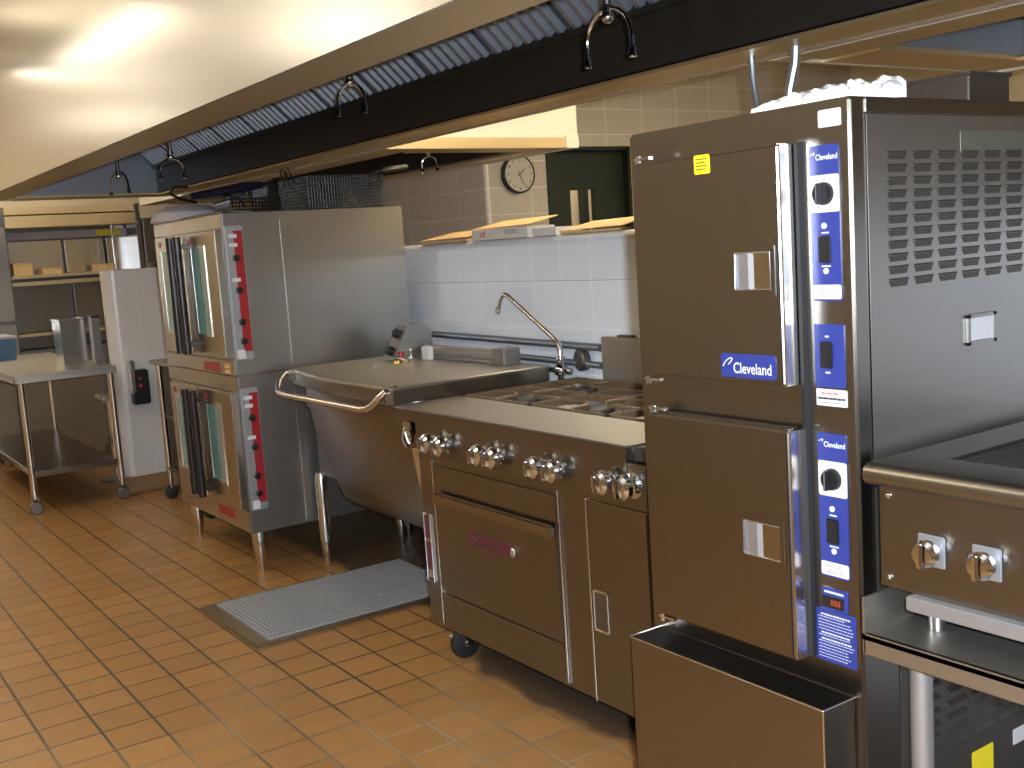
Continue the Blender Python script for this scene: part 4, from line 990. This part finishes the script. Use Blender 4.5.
# ------------------------------------------------------------------ left background
# work table
TX0, TX1, TY0_, TY1_, TT = -9.55, -7.50, 1.28, 1.925, 0.918
t = thing('work_table', (-8.6, 1.65, 0), 'stainless work table with undershelf and casters at the left edge', 'table')
b = B(); b.box(TX0, TX1, TY0_, TY1_, TT - 0.012, TT, 0.004); b.box(TX1 - 0.012, TX1, TY0_, TY1_, TT - 0.05, TT - 0.01, 0.004); b.box(TX0, TX1, TY0_, TY0_ + 0.012, TT - 0.05, TT - 0.01, 0.004)
obj('tabletop', b, 'steel_top', t)
obj('undershelf', B().box(TX0 + 0.05, TX1 - 0.03, TY0_ + 0.05, TY1_ - 0.05, 0.245, 0.285, 0.005), 'steel', t)
for x in (TX0 + 0.08, TX1 - 0.045):
    for y in (TY0_ + 0.05, TY1_ - 0.035):
        l = obj('leg', B().cyl((x, y, 0.10), (x, y, TT - 0.02), 0.022, seg=18), 'chrome_soft', t)
        b = B(); b.lathe((x - 0.012, y, 0.042), (1, 0, 0), [(0, 0), (0.036, 0), (0.042, 0.005), (0.042, 0.019), (0.036, 0.024), (0, 0.024)], 20); b.box(x - 0.018, x + 0.018, y - 0.02, y + 0.02, 0.085, 0.12); b.box(x + 0.013, x + 0.018, y - 0.012, y + 0.012, 0.03, 0.1)
        obj('caster', b, 'steel_dark', l)
t = thing('steel_bin', (-8.085, 1.78, TT), 'square stainless bin standing on the far side of the work table', 'bin')
b = B(); z0 = TT + 0.001; k = [(-8.20, 1.70), (-7.97, 1.70), (-7.97, 1.86), (-8.20, 1.86)]
b.loft([[(x, y, z0) for x, y in k], [(x + (x + 8.085) * .06, y + (y - 1.78) * .06, z0 + 0.31) for x, y in k]]); obj('tub', b, 'steel_bright', t)
obj('rim', B().tube([(-8.207, 1.695, z0 + 0.31), (-7.963, 1.695, z0 + 0.31), (-7.963, 1.865, z0 + 0.31), (-8.207, 1.865, z0 + 0.31)], 0.007, 8, closed=True), 'steel_bright', t)
# slim post cabinet between bin and partition
t = thing('dispenser_column', (-7.85, 1.895, TT), 'narrow grey dispenser column on the work table beside the tiled stub wall', 'dispenser')
obj('column', B().box(-7.90, -7.80, 1.87, 1.922, TT + 0.001, 1.235, 0.006), 'steel_dark', t)
obj('cap', B().box(-7.905, -7.795, 1.865, 1.927, 1.235, 1.25, 0.004), 'black', t)

# lower cabinet with ribbed front, seen under the table
t = thing('base_cabinet', (-9.3, 2.2, 0), 'ribbed stainless base cabinet behind the work table', 'cabinet')
b = B(); b.box(-9.9, -9.70, 1.50, 2.35, 0.06, 0.84, 0.004); b.box(-9.88, -9.74, 1.52, 2.33, 0.0, 0.06); obj('carcass', b, 'ribbed', t)
b = B()
for k in range(8): b.box(-9.70, -9.670, 1.52, 2.33, 0.09 + k * 0.09, 0.145 + k * 0.09, 0.012)
obj('ribbed_front', b, 'ribbed', t)
t = thing('bar_stool', (-8.5, 2.1, 0), 'small steel stool beside the work table', 'stool')
b = B(); b.box(-8.42, -8.18, 1.98, 2.2, 0.61, 0.65, 0.006); obj('seat', b, 'steel_bright', t)
obj('pedestal', B().cyl((-8.3, 2.05, 0.02), (-8.3, 2.05, 0.61), 0.022), 'chrome_soft', t)
obj('base', B().lathe((-8.3, 2.05, 0), (0, 0, 1), [(0, 0), (0.13, 0), (0.12, 0.02), (0.03, 0.03), (0, 0.03)], 20), 'steel_dark', t)

# pass shelf unit on the left wall
PX = -10.5
t = thing('pass_shelf_unit', (-10.7, 2.45, 0), 'tall stainless pass shelf unit on the far left wall', 'shelf unit')
obj('back_panel', B().box(-11.0, -10.9, 1.88, 3.05, 0.0, 2.15), 'steel_v', t)
b = B(); b.box(PX - 0.35, PX, 1.885, 3.02, 1.46, 1.495, 0.004); b.box(PX - 0.35, PX, 1.885, 3.02, 1.525, 1.552, 0.004); obj('upper_shelf', b, 'hood_lip', t)
b = B(); b.box(PX - 0.39, PX, 1.885, 3.02, 1.005, 1.03, 0.004); obj('lower_shelf', b, 'hood_lip', t)
b = B(); b.box(PX - 0.35, PX - 0.02, 1.88, 3.02, 1.990, 2.08, 0.004); b.box(PX - 0.35, PX - 0.06, 1.88, 3.02, 2.095, 2.16, 0.004); b.box(PX - 0.35, PX + 0.01, 1.86, 3.04, 1.975, 1.99, 0.003); obj('heat_canopy', b, 'hood_lip', t)
for y in (1.84, 3.02): obj('end_post', B().box(PX - 0.35, PX - 0.01, y, y + 0.045, 0.0, 2.16, 0.004), 'steel_v', t)
b = B(); b.box(PX - 0.34, PX - 0.30, 1.89, 3.01, 1.878, 1.945, 0.003); l = obj('menu_strip', b, 'lav', t)
b = B(); b.box(PX - 0.30, PX - 0.297, 2.72, 2.95, 1.885, 1.94); obj('yellow_label', b, 'yellow', l)
for y in (1.90, 2.42, 2.80):
    b = B(); b.box(PX - 0.345, PX - 0.32, y + 0.01, y + (0.36 if y > 2 else 0.50), 1.555, 1.86, 0.002); obj('upper_panel', b, 'steel_bright', t)
for y in (1.90, 2.46):
    b = B(); b.box(PX - 0.345, PX - 0.32, y + 0.01, y + 0.53, 1.035, 1.455, 0.002); obj('lower_panel', b, 'steel_v', t)
obj('base_unit', B().box(PX - 0.39, PX - 0.02, 1.89, 3.02, 0.0, 0.88, 0.004), 'steel_dark', t)
obj('mullion', B().box(PX - 0.07, PX - 0.05, 2.80, 2.825, 1.555, 1.98, 0.003), 'chrome', t)
for (y0, y1, h, lab) in ((1.91, 2.07, 0.105, 'tall tan box at the left end of the pass shelf'), (2.15, 2.32, 0.045, 'low tan box in the middle of the pass shelf'), (2.62, 2.785, 0.06, 'tan box at the right end of the pass shelf')):
    tt = thing('storage_box', (PX - 0.11, (y0 + y1) / 2, 1.552), lab, 'box', 'boxes on the pass shelf')
    obj('carton', B().box(PX - 0.20, PX - 0.02, y0, y1, 1.553, 1.553 + h, 0.002), 'cardboard', tt)
    obj('lid', B().box(PX - 0.203, PX - 0.017, y0 - 0.002, y1 + 0.002, 1.553 + h, 1.560 + h, 0.001), 'cardboard', tt)
t = thing('wall_cabinet', (-10.75, 3.15, 1.55), 'dull steel wall cabinet right of the pass shelf, above the stub wall', 'cabinet')
obj('casing', B().box(-11.19, -10.5, 3.075, 3.24, 1.60, 2.02, 0.004), 'steel_v', t)
obj('door', B().box(-10.498, -10.482, 3.08, 3.235, 1.605, 2.015, 0.003), 'steel_v', t)
b = B()
for z in (1.60, 1.70): b.box(-10.75, -10.6, 3.30, 3.42, z, z + 0.085, 0.003)
# tall refrigerator at the very left
t = thing('refrigerator', (-10.3, 1.3, 0), 'tall stainless refrigerator at the far left edge', 'refrigerator')
obj('body', B().box(-10.9, -10.05, 0.75, 1.80, 0.1, 1.99, 0.008), 'steel_v', t)
d = obj('door', B().box(-10.045, -10.0, 0.77, 1.785, 1.18, 1.97, 0.008), 'steel_bright', t)
d = obj('door', B().box(-10.045, -10.0, 0.77, 1.785, 0.14, 1.15, 0.008), 'steel_bright', t)
obj('door_handle', B().tube([(-10.0, 0.85, 1.28), (-9.96, 0.85, 1.30), (-9.96, 0.85, 1.6), (-10.0, 0.85, 1.62)], 0.012, 8), 'chrome', t)
b = B()
for x in (-10.8, -10.1):
    for y in (0.85, 1.7): b.cyl((x, y, 0), (x, y, 0.11), 0.03)
obj('feet', b, 'chrome_soft', t)
t = thing('storage_tub', (-9.4, 1.45, TT), 'blue plastic tub with grey lid on the left end of the work table', 'tub')
b = B(); k = [(-9.52, 1.33), (-9.12, 1.33), (-9.12, 1.60), (-9.52, 1.60)]; k = [(x, y) for x, y in k]
b.loft([[(x, y, TT + 0.001) for x, y in k], [(x + (x + 9.32) * .05, y + (y - 1.465) * .05, TT + 0.16) for x, y in k]]); obj('body', b, 'blue_tub', t)
obj('lid', B().box(-9.54, -9.10, 1.315, 1.615, TT + 0.16, TT + 0.18, 0.006), 'lav', t)
# control box on the stub wall and the slim cart beside the ovens
t = thing('wall_switch_box', (-7.665, 2.10, 0.60), 'dark switch box with red buttons on the stub wall', 'switch box')
obj('casing', B().box(-7.68, -7.60, 2.045, 2.16, 0.62, 0.86, 0.008), 'black', t)
b = B(); b.ball((-7.60, 2.10, 0.75), 0.012); b.ball((-7.60, 2.10, 0.80), 0.009); obj('button', b, 'red_print', t)
obj('steel_cover', B().box(-7.68, -7.595, 2.03, 2.07, 0.70, 0.93, 0.006), 'steel_bright', t)
t = thing('utility_cart', (-6.85, 2.4, 0), 'slim dark steel utility cart between the ovens and the stub wall', 'cart')
b = B(); b.box(-7.36, -6.40, 2.10, 2.75, 0.915, 0.94, 0.005); obj('top_shelf', b, 'steel_top', t)
b = B(); b.box(-7.30, -6.45, 2.12, 2.72, 0.20, 0.225, 0.005); b.box(-7.30, -6.45, 2.12, 2.72, 0.56, 0.58, 0.005); obj('shelf', b, 'steel_dark', t)
obj('back_panel', B().box(-7.28, -6.46, 2.68, 2.70, 0.20, 0.915), 'soot', t)
obj('front_panel', B().box(-7.20, -6.50, 2.135, 2.145, 0.24, 0.90), 'vent_dark', t)
obj('side_panel', B().box(-7.262, -7.255, 2.16, 2.68, 0.24, 0.90), 'vent_dark', t)
for x in (-7.25, -6.48):
    for y in (2.13, 2.70):
        l = obj('leg', B().cyl((x, y, 0.08), (x, y, 0.915), 0.018), 'chrome_soft', t)
        b = B(); b.lathe((x - 0.012, y, 0.045), (1, 0, 0), [(0, 0), (0.035, 0), (0.045, 0.005), (0.045, 0.019), (0.035, 0.024), (0, 0.024)], 18); b.box(x - 0.016, x + 0.016, y - 0.018, y + 0.018, 0.075, 0.10)
        obj('caster', b, 'rubber', l)

# ------------------------------------------------------------------ flash of the photographer's camera, world, colour
fl = bpy.data.lights.new('camera_flash', 'AREA'); fl.shape = 'RECTANGLE'; fl.size = 0.05; fl.size_y = 0.03
fl.energy = 140; fl.color = (0.80, 0.89, 1.0)
fo = bpy.data.objects.new('camera_flash', fl); COL.objects.link(fo)
fo.matrix_world = co.matrix_world @ Matrix.Translation((0.06, 0.05, 0.02))
w = bpy.data.worlds.new('world'); SC.world = w; w.use_nodes = True
w.node_tree.nodes['Background'].inputs['Color'].default_value = (0.9, 0.75, 0.5, 1)
w.node_tree.nodes['Background'].inputs['Strength'].default_value = 0.05
SC.view_settings.view_transform = 'Standard'; SC.view_settings.look = 'None'
SC.view_settings.exposure = 0.0; SC.view_settings.gamma = 1.0; SC.view_settings.use_curve_mapping = False
